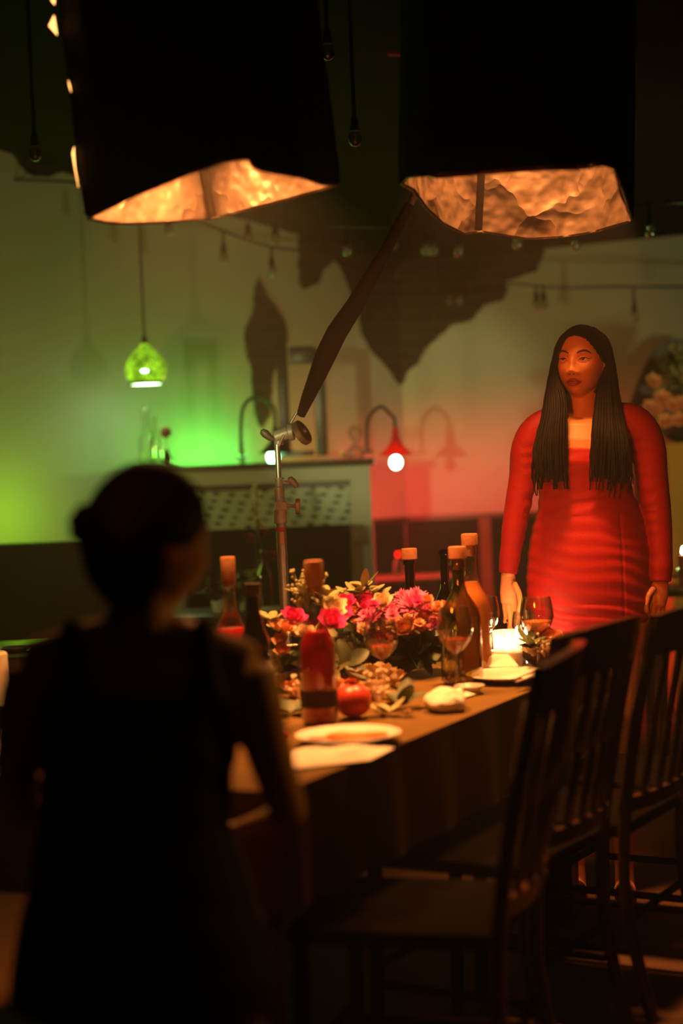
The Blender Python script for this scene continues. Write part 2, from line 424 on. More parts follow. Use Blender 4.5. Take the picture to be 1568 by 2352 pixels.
# wainscot (left one is the tall back of a bench)
def panel(nm, x0, x1, ytop0, seg, th, m, x_extra=None, z=None):
    A = wallpt(x0, ytop0, th, seg); Bq = wallpt(x1, ytop0, th, seg); z = z or A.z
    a = Vector((A.x, A.y, 0)); b = Vector((Bq.x, Bq.y, 0)); t = (b-a).normalized(); n = Vector((-t.y, t.x, 0)); n = n if n.y > 0 else -n
    return a, b, t, n, z
def wains(nm, x0, x1, ytop, seg):
    a, b, t, n, z = panel(nm, x0, x1, ytop, seg, .03, None)
    bm = B(); L = (b-a).length; Mx = Matrix((t, n, Vector((0, 0, 1)))).transposed()
    box(bm, (a+b)/2+n*.012+Vector((0, 0, z/2)), (L, .02, z), Mx)
    k = int(L/.09)
    for i in range(k): box(bm, a+t*(i+.5)*L/k+Vector((0, 0, z/2-.05)), (L/k-.012, .014, z-.1), Mx, .003)
    o = struct(nm, bm, M['wains'])
    struct('cap_rail', box(B(), (a+b)/2-n*.004+Vector((0, 0, z-.012)), (L, .05, .03), Mx, .004), M['darkwood'], o)
    return o
wains('trim_1', 862, 929, 1193, 0)
wains('trim_2', 931, 1570, 1187, 1)
bm = B()
for px in (1112, ):
    p = wallpt(px, 1190, .05, 1); box(bm, (p.x, p.y, p.z/2), (.07, .05, p.z))
struct('trim_3', bm, M['brownwood'])
# bench
A = pt(-160, 1262, 8.0); Bq = pt(300, 1242, 8.0); zt = pt(80, 1246, 8.0).z
t = thing('banquette', 'long dark bench back under the green glowing wall at left', 'bench', ((A.x+Bq.x)/2, 8.0, 0))
w_ = Bq.x-A.x
obj('backrest', box(B(), (0, 0, zt/2), (w_, .10, zt), bev=.02), M['blackfab'], t)
obj('seat', box(B(), (0, -.28, .22), (w_, .5, .44), bev=.03), M['blackfab'], t)
lamp('bench_uplight', 'POINT', pt(78, 1190, 8.32) , (.42, 1, .015), 5, .16)

# ================================================================ fireplace
FD = 8.62
def fp(px, py, dd=0): return pt(px, py, FD+dd)
x0, x1 = fp(318, 1100).x, fp(850, 1100).x
zm = fp(585, 1064).z       # mantel top
ft = thing('fireplace', 'white plaster fireplace with dark wood mantel and mosaic tile band', 'fireplace', ((x0+x1)/2, FD, 0))
bx = lambda X0, X1, Y0, Y1, Z0, Z1, bev=0: box(B(), ((X0+X1)/2, (Y0+Y1)/2, (Z0+Z1)/2), (X1-X0, Y1-Y0, Z1-Z0), bev=bev)
def back_at(x): # depth of wall behind at world x
    a, b = WP[0], WP[1]
    return a.y+(b.y-a.y)*(x-a.x)/(b.x-a.x)
ztile = fp(620, 1118).z; ztb = fp(620, 1212).z
xi0, xi1 = fp(405, 1100).x, fp(803, 1100).x
yb = 9.08
bm = B()
for a_, b_, c_, d_, e_, f_ in ((x0, x1, FD, yb, ztile, zm-.03), (x0, xi0, FD, yb, 0, ztile), (xi1, x1, FD, yb, 0, ztile), (xi0, xi1, FD+.30, yb, 0, ztile)):
    box(bm, ((a_+b_)/2, (c_+d_)/2, (e_+f_)/2), (b_-a_, d_-c_, f_-e_))
# right side runs back to the receding wall
yb2 = back_at(x1)
box(bm, (x1-.06, (yb+yb2)/2, (zm-.03)/2), (.12, yb2-yb, zm-.03))
obj('breast', bm, M['plaster'], ft, world=True, smooth=False)
ms = box(B(), ((x0+x1)/2, (FD-.05+yb+.12)/2, zm-.016), (x1-x0+.05, yb+.17-FD, .034), bev=.004)
obj('mantel_shelf', ms, M['darkwood'], ft, world=True)
obj('firebox_back', bx(xi0+.01, xi1-.01, FD+.20, FD+.25, .02, ztb), M['blackfab'], ft, world=True)
bm = B(); f = [bm.verts.new(p) for p in ((xi0, FD+.02, ztb), (xi1, FD+.02, ztb), (xi1, FD+.02, ztile), (xi0, FD+.02, ztile))]
ff = bm.faces.new(f); uvl = bm.loops.layers.uv.new('UVMap')
for l in ff.loops: l[uvl].uv = (l.vert.co.x, l.vert.co.z)
ex = bmesh.ops.extrude_face_region(bm, geom=[ff]); bmesh.ops.translate(bm, verts=[e for e in ex['geom'] if isinstance(e, bmesh.types.BMVert)], vec=(0, .02, 0))
obj('tile_band', bm, M['tile'], ft, world=True, smooth=False)
obj('lintel_trim', bx(xi0, xi1, FD-.006, FD+.03, ztile-.012, ztile+.018), M['darkwood'], ft, world=True)
p0, p1 = fp(808, 1300).x, fp(836, 1300).x
bm = B(); box(bm, ((p0+p1)/2, FD-.03, ztb/2), (p1-p0, .06, ztb))
box(bm, ((p0+p1)/2+.018, FD-.035, ztb-.06), (p1-p0+.02, .07, .09), bev=.01)
obj('jamb_post', bm, M['brownwood'], ft, world=True)

# red light and green light of the mantel are lamps: gooseneck builder
def goose(base, top, dn, shade_y, flare_y, shade_w, bulb, d, mb, lab, nm='gooseneck_lamp', dbulb=0, power=1, col=(1, 0, 0)):
    s = d/FP
    b0 = pt(*base, d); root = thing(nm, lab, 'lamp', b0)
    path = [b0, pt(base[0]-1, (base[1]+top[1])/2, d), pt(base[0]+6, top[1]+22, d), pt((base[0]+dn[0])/2, top[1], d), pt(dn[0]-7, top[1]+20, d), pt(*dn, d), pt(dn[0]+2, shade_y, d)]
    obj('neck', tube(B(), path, 4.2*s, 40, 10), M['blackmet'], root, world=True)
    obj('base', cyl(B(), b0, b0+Vector((0, 0, .012)), 14*s, n=20), M['blackmet'], root, world=True)
    c = pt(dn[0]+2, shade_y, d); h = (flare_y-shade_y)*s; rr = shade_w*s/2
    prof = [(.012, .01), (.016, 0), (.020, -h*.3), (rr*.36, -h*.55), (rr*.62, -h*.78), (rr*.95, -h*.97), (rr, -h), (rr*.96, -h*1.0), (rr*.58, -h*.80), (.016, -h*.5)]
    obj('shade', lathe(B(), prof, 32, c), M['blackmet'] if mb is M['bulbgreen'] else mat('red_enamel', (.80, .01, .02), .35, sss=.3), root, world=True)
    bc = pt(*bulb, d)
    obj('bulb', ell(B(), bc, (14*s, 14*s, 16*s)), mb, root, world=True)
    lamp('bulb_light', 'SPOT', bc+Vector((0, .02, -.03)), col, power, .03, aim=bc+Vector((.25, .7, -1.0)), spot=math.radians(146), blend=.5)
    return root
goose((843, 1040), (875, 934), (905, 962), 985, 1046, 82, (909, 1062), 8.75, M['bulbred'], 'red shaded gooseneck lamp glowing at the right end of the mantel', power=190, col=(1, .045, .035))
goose((554, 1056), (592, 910), (630, 945), 985, 1040, 84, (627, 1050), 8.75, M['bulbgreen'], 'dark gooseneck lamp with green bulb behind the metal light stand', power=5, col=(.05, 1, .12))
# unseen green uplights on the mantel, inferred from the glow on the wall
for px, dd, pw, col in ((430, 9.02, 1.3, (.22, 1, .05)), (490, 9.18, 3.2, (.14, 1, .08)), (545, 9.28, 2.6, (.12, 1, .10)), (600, 9.40, 2.0, (.10, 1, .12))):
    p = pt(px, 1060, dd); lamp('mantel_green_light', 'POINT', (p.x, dd, zm+.03), col, pw, .03)
p = pt(800, 1050, 9.55); lamp('mantel_red_light', 'POINT', (p.x, 9.55, zm+.03), (1, .05, .04), 3.5, .03)

# tall empty frame on the mantel
dF = 8.86
t = thing('picture_frame', 'tall dark empty wooden frame standing on the mantel', 'frame', pt(695, 1050, dF))
def fr(a, b, wd): return bar(B(), pt(*a, dF), pt(*b, dF), wd*dF/FP, .03, up=(0, 1, 0))
def bar2(x0_, y0_, x1_, y1_):
    ym = (y0_+y1_)/2; a = pt(x0_, ym, dF); b = pt(x1_, ym, dF); a.z = pt((x0_+x1_)/2, y0_, dF).z; b.z = pt((x0_+x1_)/2, y1_, dF).z
    return box(B(), ((a.x+b.x)/2, dF, (a.z+b.z)/2), (abs(b.x-a.x), .03, abs(a.z-b.z)), bev=.003)
obj('stile', bar2(638, 792, 664, 1048), M['darkwood'], t, world=True)
obj('stile', bar2(722, 800, 748, 1046), M['darkwood'], t, world=True)
obj('rail', bar2(664, 796, 722, 836), M['darkwood'], t, world=True)
obj('rail', bar2(664, 1036, 722, 1047), M['darkwood'], t, world=True)
# ================================================================ glassware builders
def bottle(loc, R_, H, nk, label, gm, liquid=None, lf=.6, cork=None, tall_neck=.38, group=None, shoulder=.5, lab=None, cat='bottle', glob=False):
    """R_ body radius, H glass height, nk neck radius"""
    t = thing('bottle', label, cat, loc, group=group)
    zs = H*(1-tall_neck)
    if glob:
        prof = [(0, .004), (R_*.55, 0), (R_*.8, H*.06), (R_, H*.25), (R_*.93, H*.42), (R_*.6, H*.55), (nk*1.25, H*.64), (nk, H*.72), (nk, H*.95), (nk*1.3, H*.955), (nk*1.3, H*.99), (nk, H)]
    else:
        prof = [(0, .006), (R_*.85, 0), (R_, .008), (R_, zs*.86), (R_*.93, zs*.95), (R_*.66, zs*1.06), (nk*1.5, zs*1.16), (nk*1.08, zs*1.27), (nk, H*.92), (nk*1.22, H*.925), (nk*1.22, H*.975), (nk, H)]
    obj('glass', lathe(B(), prof, 32), gm, t)
    if liquid is not None:
        pl = [(max(0, r-.004), z) for r, z in prof if z <= H*lf]
        zt_ = H*lf; rl = pl[-1][0]
        for (ra, za), (rb, zb) in zip(prof, prof[1:]):
            if za <= zt_ <= zb: rl = ra+(rb-ra)*(zt_-za)/(zb-za)-.004
        pl += [(rl, zt_), (0, zt_)]
        pl[0] = (0, .010)
        obj('drink', lathe(B(), pl, 28), liquid, t)
    if cork == 'cork':
        obj('cork', lathe(B(), [(0, H-.03), (nk*.8, H-.03), (nk*.85, H), (nk*1.5, H+.001), (nk*1.55, H+.028), (nk*1.45, H+.032), (0, H+.032)], 24), M['cork'], t)
    elif cork == 'long':
        obj('cork', lathe(B(), [(0, H-.02), (nk*.8, H-.02), (nk*1.25, H-.002), (nk*1.3, H+.05), (nk*1.2, H+.055), (0, H+.055)], 24), M['cork'], t)
    elif cork is not None:
        obj('cap', lathe(B(), [(nk*1.02, H-.02), (nk*1.35, H-.02), (nk*1.35, H+.005), (0, H+.006)], 20), cork, t)
    if lab:
        z0_, z1_ = lab[0]*H, lab[1]*H
        obj('paper_label', lathe(B(), [(R_+.0008, z0_), (R_+.0012, z0_), (R_+.0012, z1_), (R_+.0008, z1_)], 32), lab[2], t)
    return t
def wineglass(loc, R_, H, label, liquid=None, lf=.4, tilt=0, group=None):
    t = thing('wine_glass', label, 'glass', loc, group=group)
    hb = H*.45
    bowl = [(.004, hb), (R_*.45, hb+H*.05), (R_*.85, hb+H*.16), (R_, hb+H*.28), (R_*.95, hb+H*.42), (R_*.84, H), (R_*.83, H), (R_*.94, hb+H*.42), (R_*.985, hb+H*.28), (R_*.84, hb+H*.17), (0, hb+.006)]
    obj('bowl', lathe(B(), bowl, 32), M['glass'], t)
    obj('stem', lathe(B(), [(.005, .006), (.0035, .03), (.0035, hb-.01), (.006, hb+.004), (0, hb+.008)], 12), M['glass'], t)
    obj('foot', lathe(B(), [(0, 0), (R_*.8, 0), (R_*.8, .002), (.006, .008), (0, .01)], 28), M['glass'], t)
    if liquid is not None:
        zt_ = hb+(H-hb)*lf
        pr = [(0, hb+.008)]
        for (ra, za), (rb, zb) in zip(bowl, bowl[1:5]):
            if za < zt_: pr.append((max(.002, ra-.003), za+.004))
            if za <= zt_ <= zb: rl = ra+(rb-ra)*(zt_-za)/(zb-za)-.003; break
        pr = [p for p in pr if p[1] < zt_]+[(rl, zt_), (0, zt_)]
        obj('wine', lathe(B(), pr, 28), liquid, t)
    return t
TZ = .75
def tb(px, py): return ptz(px, py, TZ+.002)

# ---------------------------------------------------------------- mantel ornaments
def onm(px, d=8.8):
    p = pt(px, 1060, d); return Vector((p.x, d, zm+.002))
bottle(onm(338), .042, .30, .018, 'tall clear glass bottle, leftmost on the mantel', M['glass'])
bottle(onm(358, 8.74), .034, .26, .012, 'slim clear bottle beside the dark round flower', M['glass'])
t = thing('bud_vase', 'small vase holding one dark round flower on the mantel', 'vase', onm(384, 8.72))
obj('vase', lathe(B(), [(0, 0), (.022, 0), (.026, .03), (.014, .07), (.012, .085), (.009, .085), (.009, .02), (0, .02)], 20), M['brglass'], t)
obj('stem', cyl(B(), (0, 0, .02), (0, 0, .16), .0025, n=8), M['leaf'], t)
bm = B(); 
for k in range(26):
    a = k*2.4; z = 1-2*(k+.5)/26; r = math.sqrt(1-z*z); ell(bm, Vector((r*math.cos(a)*.018, r*math.sin(a)*.018, .175+z*.018)), (.012,)*3, n=6)
obj('flower_head', bm, M['redpet'], t)
bottle(onm(399, 8.72), .014, .055, .008, 'tiny glass bottle shining green on the mantel', M['glass'])
t = single('canister', lathe(B(), [(0, 0), (.030, 0), (.033, .01), (.033, .12), (.025, .15), (.010, .165), (0, .168)], 24), M['blackmet'], 'dark domed canister on the mantel left of the green lamp', 'canister', base=onm(534, 8.76))
bottle(onm(556, 8.86), .016, .11, .010, 'small yellow green bottle next to the dark canister', M['gglass'])
# crystal pieces right
t = thing('decanter', 'stacked crystal decanter sparkling red and green by the red lamp', 'decanter', onm(818, 8.74))
obj('body', lathe(B(), [(0, 0), (.030, 0), (.044, .02), (.040, .045), (.016, .07), (.012, .09)], 8), M['glass'], t, smooth=False)
obj('stopper', lathe(B(), [(0, .085), (.014, .09), (.034, .12), (.036, .145), (.020, .168), (0, .17)], 8), M['glass'], t, smooth=False)
t = thing('crystal_bowl', 'small cut crystal bowl beside the stacked decanter', 'bowl', onm(798, 8.70))
obj('bowl', lathe(B(), [(0, 0), (.018, 0), (.030, .022), (.032, .04), (.028, .04), (.016, .01), (0, .008)], 8), M['glass'], t, smooth=False)

# ---------------------------------------------------------------- pendant lamp
dP = 8.7; s = dP/FP
pc = pt(334, 833, dP)
t = thing('pendant_lamp', 'teardrop mosaic pendant lamp glowing bright green', 'lamp', pt(334, 886, dP))
Rp = 49*s
prof = [(.008, 58*s), (.014, 50*s), (Rp*.30, 36*s), (Rp*.62, 20*s), (Rp*.90, 0), (Rp, -18*s), (Rp*.92, -34*s), (Rp*.80, -44*s)]
bm = lathe(B(), prof, 40, pc)
m = bpy.data.materials.new('green_mosaic_glass'); m.use_nodes = True; N = m.node_tree.nodes; L = m.node_tree.links; b = N['Principled BSDF']
b.inputs['Roughness'].default_value = .2; b.inputs['Base Color'].default_value = (.05, .12, .01, 1)
v = N.new('ShaderNodeTexVoronoi'); v.inputs['Scale'].default_value = 95; tc = N.new('ShaderNodeTexCoord'); L.new(tc.outputs['Object'], v.inputs['Vector'])
cr = N.new('ShaderNodeValToRGB'); cr.color_ramp.elements[0].color = (.38, .80, .02, 1); cr.color_ramp.elements[1].color = (.01, .06, .0, 1); cr.color_ramp.elements[1].position = .75
L.new(v.outputs['Distance'], cr.inputs[0]); L.new(cr.outputs[0], b.inputs['Emission Color'])
nz = N.new('ShaderNodeTexNoise'); nz.inputs['Scale'].default_value = 22; L.new(tc.outputs['Object'], nz.inputs['Vector'])
mp = N.new('ShaderNodeMapRange'); mp.inputs[1].default_value = .35; mp.inputs[2].default_value = .7; mp.inputs[3].default_value = .8; mp.inputs[4].default_value = 3.2
L.new(nz.outputs['Fac'], mp.inputs[0]); L.new(mp.outputs[0], b.inputs['Emission Strength'])
obj('shade', bm, m, t, world=True)
obj('cap', lathe(B(), [(.004, 66*s), (.010, 60*s), (.014, 52*s), (Rp*.22, 42*s), (Rp*.21, 41.5*s)], 24, pc+Vector((0, 0, .001))), M['blackmet'], t, world=True)
obj('rim', lathe(B(), [(Rp*.80, -43*s), (Rp*.83, -44*s), (Rp*.78, -50*s), (Rp*.74, -50*s), (Rp*.76, -44*s)], 40, pc), M['wains'], t, world=True)
obj('diffuser', lathe(B(), [(0, -47*s), (Rp*.75, -47*s), (Rp*.75, -49*s), (0, -50*s)], 32, pc), mat('green_diffuser', (.5, 1, .5), .5, emit=(.55, 1, .50), estr=14), t, world=True)
zc = 2.95
obj('cord', cyl(B(), pc+Vector((0, 0, 60*s)), Vector((pc.x, pc.y, 3.05)), .0055, n=8), M['blackmet'], t, world=True)
obj('bulb', ell(B(), pc+Vector((.003, -Rp*.80, -20*s)), (.035, .022, .018)), mat('white_green_bulb', (.8, 1, .9), .4, emit=(.5, 1, .75), estr=9), t, world=True)
lamp('pendant_light', 'POINT', pc+Vector((0, 0, -62*s)), (.60, .95, .45), 1.5, .05)

# ---------------------------------------------------------------- string lights
def stringlight(label, cps, bulbs, d, rc=.006, n=60, hang=.045, sc_=1.0, dl=None):
    """cps: px control points of the cable; bulbs: (px, py of bulb centre, cable py)"""
    P = [pt(x, y, dd) for x, y, dd in cps]
    root = thing('string_light', label, 'string light', P[0])
    if len(P) > 1: obj('cable', tube(B(), P, rc, n, 8), M['blackmet'], root, world=True)
    for x, y, dd, hs in bulbs:
        c = pt(x, y, dd); u = .024*sc_
        k = obj('socket', lathe(B(), [(0, hs), (.006, hs), (.007, .07), (.012*sc_, .062), (.015*sc_, .030), (.017*sc_, .022), (0, .022)], 14, c), M['blackmet'], root, world=True)
        g = obj('bulb', lathe(B(), [(.012*sc_, .026), (u*.8, .014), (u, -.002), (u*.92, -.018), (u*.5, -.030), (0, -.033)], 18, c), M['bulbg'], root, world=True)
        obj('filament', cyl(B(), c+Vector((0, 0, .02)), c+Vector((0, 0, -.016)), .0035, n=6), M['filament'], g, world=True)
    return root
stringlight('string of unlit bulbs sagging along the middle wall', [(385, 480, 8.6), (450, 505, 8.6), (510, 530, 8.6), (568, 552, 8.6), (628, 568, 8.6), (690, 576, 8.8), (780, 583, 9.2), (870, 590, 9.6)],
            [(514, 590, 8.6, .13), (570, 545, 8.55, .05), (625, 622, 8.6, .12), (387, 528, 8.5, .09), (632, 548, 8.4, .06)], 8.6)
stringlight('string of unlit bulbs along the wall right of the brick', [(1150, 648, 9.6), (1200, 653, 9.5), (1290, 661, 9.3), (1380, 659, 9.2), (1456, 659, 9.2), (1568, 659, 9.2), (1700, 665, 9.2)],
            [(1232, 700, 9.4, .10), (1248, 698, 9.4, .10), (1457, 726, 9.2, .16)], 9.3)
stringlight('string light cable crossing the wall at far left', [(-120, 405, 8.8), (0, 411, 8.7), (90, 414, 8.6), (175, 419, 8.5), (330, 440, 8.4)],
            [(4, 480, 8.7, .16)], 8.7)
stringlight('row of unlit bulbs below the dark ceiling behind the right softbox', [(760, 520, 8.0), (900, 522, 7.9), (1050, 520, 7.9), (1190, 505, 7.8), (1320, 495, 7.6), (1500, 470, 7.4), (1620, 465, 7.4)],
            [(797, 573, 8.0, .12), (902, 558, 7.9, .09), (978, 571, 7.9, .11), (995, 572, 7.7, .11), (1053, 575, 7.9, .12), (1188, 557, 7.8, .12), (1320, 560, 7.7, .14), (1493, 530, 7.4, .13)], 8)
stringlight('two unlit bulbs over the brick patch at the corner', [(1000, 612, 10.35), (1044, 650, 10.2), (1100, 606, 10.3)], [(1031, 688, 10.15, .09), (1055, 688, 10.15, .09)], 9.5)
stringlight('nearer string of clear bulbs between the two softboxes', [(20, -60, 6.2), (400, -40, 6.0), (752, -50, 5.6), (815, -50, 5.9), (900, -50, 5.9), (1320, -80, 5.6)],
            [(80, 350, 6.2, .64), (752, 116, 5.6, .235), (815, 315, 5.9, .545), (1272, 22, 5.6, .145)], 6)
# red cloth tip by the ceiling
single('red_flag', bar(B(), pt(890, 123, 7.0), pt(925, 125, 7.0), .03, .012), mat('red_cloth', (.8, .05, .01), .7, emit=None), 'small red cloth tip high between the two softboxes', 'flag')

# ---------------------------------------------------------------- arched mirror, flowers and pedestal at right
def arch(cx, z0, w2, zsp, zap, y, inner, th):
    pts = []
    n = 14
    for s_ in (-1, 1):
        side = [(s_*w2, z0), (s_*w2, zsp)]
        for i in range(1, n+1):
            a = i/n
            side.append((s_*w2*(1-a)**.8*(1) if i < n else 0, zsp+(zap-zsp)*math.sin(a*PI/2)))
        pts.append([(cx+x, z) for x, z in side])
    return pts[0]+pts[1][::-1][1:]
dM = 9.85
tp = pt(1552, 778, dM); lf_ = pt(1449, 935, dM)
cx, zap, w2 = tp.x, tp.z, tp.x-lf_.x
zsp = pt(1449, 925, dM).z; z0 = 1.0
o_ = arch(cx, z0, w2, zsp, zap, dM, 0, 0); fw = .09
i_ = arch(cx, z0+fw, w2-fw, zsp, zap-fw*1.3, dM, 0, 0)
bm = B(); fo = [bm.verts.new((x, dM, z)) for x, z in o_]; fi = [bm.verts.new((x, dM, z)) for x, z in i_]
bo = [bm.verts.new((x, dM+.05, z)) for x, z in o_]; bi = [bm.verts.new((x, dM+.05, z)) for x, z in i_]
n = len(o_)
for k in range(n):
    j = (k+1) % n
    for a, b2 in ((fo, fi), (bi, bo), (bo, fo), (fi, bi)): bm.faces.new((a[k], a[j], b2[j], b2[k]))
t = thing('arched_mirror', 'pointed arch mirror in dark frame behind the flowers', 'mirror', (cx, dM, z0))
obj('frame', bm, M['darkwood'], t, world=True)
bm = B(); g = bm.faces.new([bm.verts.new((x, dM+.03, z)) for x, z in i_])
ex = bmesh.ops.extrude_face_region(bm, geom=[g]); bmesh.ops.translate(bm, verts=[e for e in ex['geom'] if isinstance(e, bmesh.types.BMVert)], vec=(0, .015, 0))
obj('mirror_glass', bm, mat('mirror_wall_tone', (.42, .42, .32), .35, metal=0), t, world=True, smooth=False)  # matte pale tone painted in place of the reflected wall

# ---------------------------------------------------------------- flower parts
def petal(bm, base, dir_, up, L, W, curl=.4, n=5):
    dir_ = Vector(dir_).normalized(); up = Vector(up).normalized(); sd = dir_.cross(up).normalized()
    rows = []
    for i in range(n+1):
        u = i/n; wd = W*math.sin(PI*min(.97, .12+u*.85))**.7*.5
        c = Vector(base)+dir_*L*u+up*L*curl*u*u
        lift = up*wd*.35
        rows.append([bm.verts.new(c-sd*wd+lift), bm.verts.new(c), bm.verts.new(c+sd*wd+lift)])
    for a, b in zip(rows, rows[1:]):
        for k in range(2): bm.faces.new((a[k], a[k+1], b[k+1], b[k]))
def rose_bm(R_=.03):
    bm = B()
    for ring, (k, el, rr, L) in enumerate(((3, 78, .15, .75), (4, 62, .25, .85), (5, 42, .35, 1.0), (6, 18, .4, 1.1))):
        for i in range(k):
            a = 2*PI*i/k+ring*.7; e = math.radians(el)
            d = Vector((math.cos(a)*math.cos(e), math.sin(a)*math.cos(e), math.sin(e)))
            up = Vector((-math.cos(a)*math.sin(e), -math.sin(a)*math.sin(e), math.cos(e)))
            petal(bm, Vector((math.cos(a), math.sin(a), 0))*R_*rr*.4, d, up, R_*L, R_*1.1, .35)
    ell(bm, (0, 0, -.002), (R_*.3, R_*.3, R_*.25), n=8)
    return bm
def aster_bm(R_=.03, k=26):
    bm = B()
    for ring, el in ((0, 12), (1, 38), (2, 65)):
        kk = k-ring*7
        for i in range(kk):
            a = 2*PI*i/kk+ring*.3; e = math.radians(el+rnd(-7, 7)); Lq = R_*(1-.15*ring)*rnd(.85, 1.1)
            d = Vector((math.cos(a)*math.cos(e), math.sin(a)*math.cos(e), math.sin(e))); up = Vector((-math.cos(a)*math.sin(e), -math.sin(a)*math.sin(e), math.cos(e)))
            petal(bm, (0, 0, 0), d, up, Lq, R_*.20, .15, 3)
    ell(bm, (0, 0, R_*.1), (R_*.22, R_*.22, R_*.2), n=8)
    return bm
def leaf_bm(L=.06, W=.028, k=5):
    bm = B()
    for i in range(k):
        a = i*2.4+rnd(-.3, .3); e = rnd(.1, .9)
        d = Vector((math.cos(a)*math.cos(e), math.sin(a)*math.cos(e), math.sin(e))); up = Vector((-math.cos(a)*math.sin(e), -math.sin(a)*math.sin(e), math.cos(e)))
        petal(bm, d*.006, d, up, L*rnd(.8, 1.15), W, rnd(-.3, .3))
    return bm
def spray_bm(h=.09, k=20, r=.0055):
    bm = B()
    for i in range(k):
        a = rnd(0, 2*PI); q = Vector((math.cos(a)*rnd(.01, .035), math.sin(a)*rnd(.01, .035), rnd(.4, 1)*h))
        loft(bm, [(0, 0, 0), q*.5+Vector((0, 0, .01)), q], [.0009]*3, 4); ell(bm, q, (r,)*3, n=5)
    return bm
FM = {'rose': [finish(rose_bm(), 'rose_head') for _ in range(2)], 'aster': [finish(aster_bm(), 'aster_head') for _ in range(2)],
      'leaf': [finish(leaf_bm(), 'leaf_sprig') for _ in range(3)], 'bigleaf': [finish(leaf_bm(.085, .05, 4), 'leaf_cluster') for _ in range(2)], 'spray': [finish(spray_bm(), 'filler_spray') for _ in range(2)]}
def fmesh(kind, col):
    key = (kind, col)
    if key not in FM:
        FM[key] = []
        for m_ in FM[kind]:
            c_ = m_.copy(); c_.materials.append(M[col]); FM[key].append(c_)
    return random.choice(FM[key])
NAMEF = {'rose': 'rose_head', 'aster': 'aster_head', 'leaf': 'leaf_sprig', 'bigleaf': 'leaf_cluster', 'spray': 'filler_spray'}
def flower(root, kind, col, p, scl=1, tilt=None):
    o = bpy.data.objects.new(NAMEF[kind], fmesh(kind, col)); C.objects.link(o); o.parent = root
    o.location = Vector(p)-root.location; o.scale = (scl,)*3
    d = Vector(tilt if tilt is not None else (rnd(-.5, .5), rnd(-.9, -.1), 1)).normalized()
    o.rotation_euler = (Matrix.Rotation(0, 3, 'Z') @ axisM(d) @ Matrix.Rotation(rnd(0, 6), 3, 'Z')).to_euler()
    return o
# pedestal
pc_ = pt(1600, 1200, 8.9); ztop = pt(1560, 1016, 8.9).z
t = thing('pedestal', 'mustard cloth covered pedestal standing right of the woman', 'pedestal', (pc_.x, 8.9, 0))
obj('skirt', box(B(), (0, 0, ztop/2), (.34, .30, ztop), bev=.012), M['mustard'], t)
t = thing('flower_arrangement', 'tall autumn bouquet in dark urn on the mustard pedestal', 'flowers', (pc_.x, 8.9, ztop))
obj('urn', lathe(B(), [(0, 0), (.09, 0), (.14, .02), (.17, .05), (.18, .085), (.15, .085), (.1, .05), (0, .04)], 28), M['blackmet'], t)
for k in range(70):
    a = rnd(0, 2*PI); r = rnd(.02, .24)*(1-.0*k); z = rnd(.05, .42)
    fade = 1-.55*max(0, (z-.2)/.25)
    p = Vector((pc_.x-.03+math.cos(a)*r*fade, 8.9+math.sin(a)*.14, ztop+z))
    kd, cl, s_ = random.choice((('leaf', 'leaf', 1.5), ('spray', 'leaf2', 1.3), ('leaf', 'leaf2', 1.1), ('rose', 'peach', 1.3), ('bigleaf', 'leaf', 1.1))) if z < .27 else random.choice((('leaf', 'leaf', 1.3), ('spray', 'leaf2', 1.4), ('spray', 'leaf', 1.4)))
    flower(t, kd, cl, p, s_)
for x, y in ((1497, 880), (1520, 918), (1545, 935), (1505, 945), (1560, 968), (1528, 972), (1478, 985), (1490, 940), (1566, 930)):
    flower(t, 'rose', 'peach', pt(x, y, 8.75), 1.35, (rnd(-.3, .3), -1, .5))
# ================================================================ main table
E0, E1 = ptz(700, 1795, TZ), ptz(1250, 1572, TZ)
tu = (E1-E0).normalized(); tu.z = 0; tn = Vector((-tu.y, tu.x, 0))
TA = E0 - tu*.10; TL = (5.0-TA.y)/tu.y; TW = 1.05
def tp_(a, b, z=TZ): return Vector((TA.x, TA.y, 0))+tu*a+tn*b+Vector((0, 0, z))
tc0 = tp_(TL/2, TW/2, 0); TROT = math.atan2(tu.y, tu.x)
t = thing('dining_table', 'long dining table hidden under the dark tablecloth', 'table', tc0, TROT)
obj('tabletop', box(B(), (0, 0, .725), (TL-.03, TW-.03, .03)), M['darkwood'], t)
for sx in (-1, 1):
    for sy in (-1, 1): obj('leg', box(B(), (sx*(TL/2-.12), sy*(TW/2-.12), .355), (.06, .06, .71)), M['darkwood'], t)
bm = B(); nX, nY, nD = 60, 30, 12
per = []
for i in range(nX): per.append((-TL/2+TL*i/nX, -TW/2, 0, -1))
for i in range(nY): per.append((TL/2, -TW/2+TW*i/nY, 1, 0))
for i in range(nX): per.append((TL/2-TL*i/nX, TW/2, 0, 1))
for i in range(nY): per.append((-TL/2, TW/2-TW*i/nY, -1, 0))
rows = []
for j in range(nD+1):
    v = j/nD; row = []
    for i, (x, y, nx_, ny_) in enumerate(per):
        f = v*.010*math.sin(i*.9+1.3*math.sin(i*.13))+.003
        row.append(bm.verts.new((x+nx_*f, y+ny_*f, 0.749-.235*v - (.0 if v else 0))))
    rows.append(row)
n = len(per)
for a, b in zip(rows, rows[1:]):
    for k in range(n): bm.faces.new((a[k], a[(k+1) % n], b[(k+1) % n], b[k]))
bm.faces.new(rows[0])
o = obj('tablecloth', bm, M['cloth']); o.location = tc0; o.rotation_euler = (0, 0, TROT)
tag(o, 'dark olive brown tablecloth draped over the long dining table', 'tablecloth')

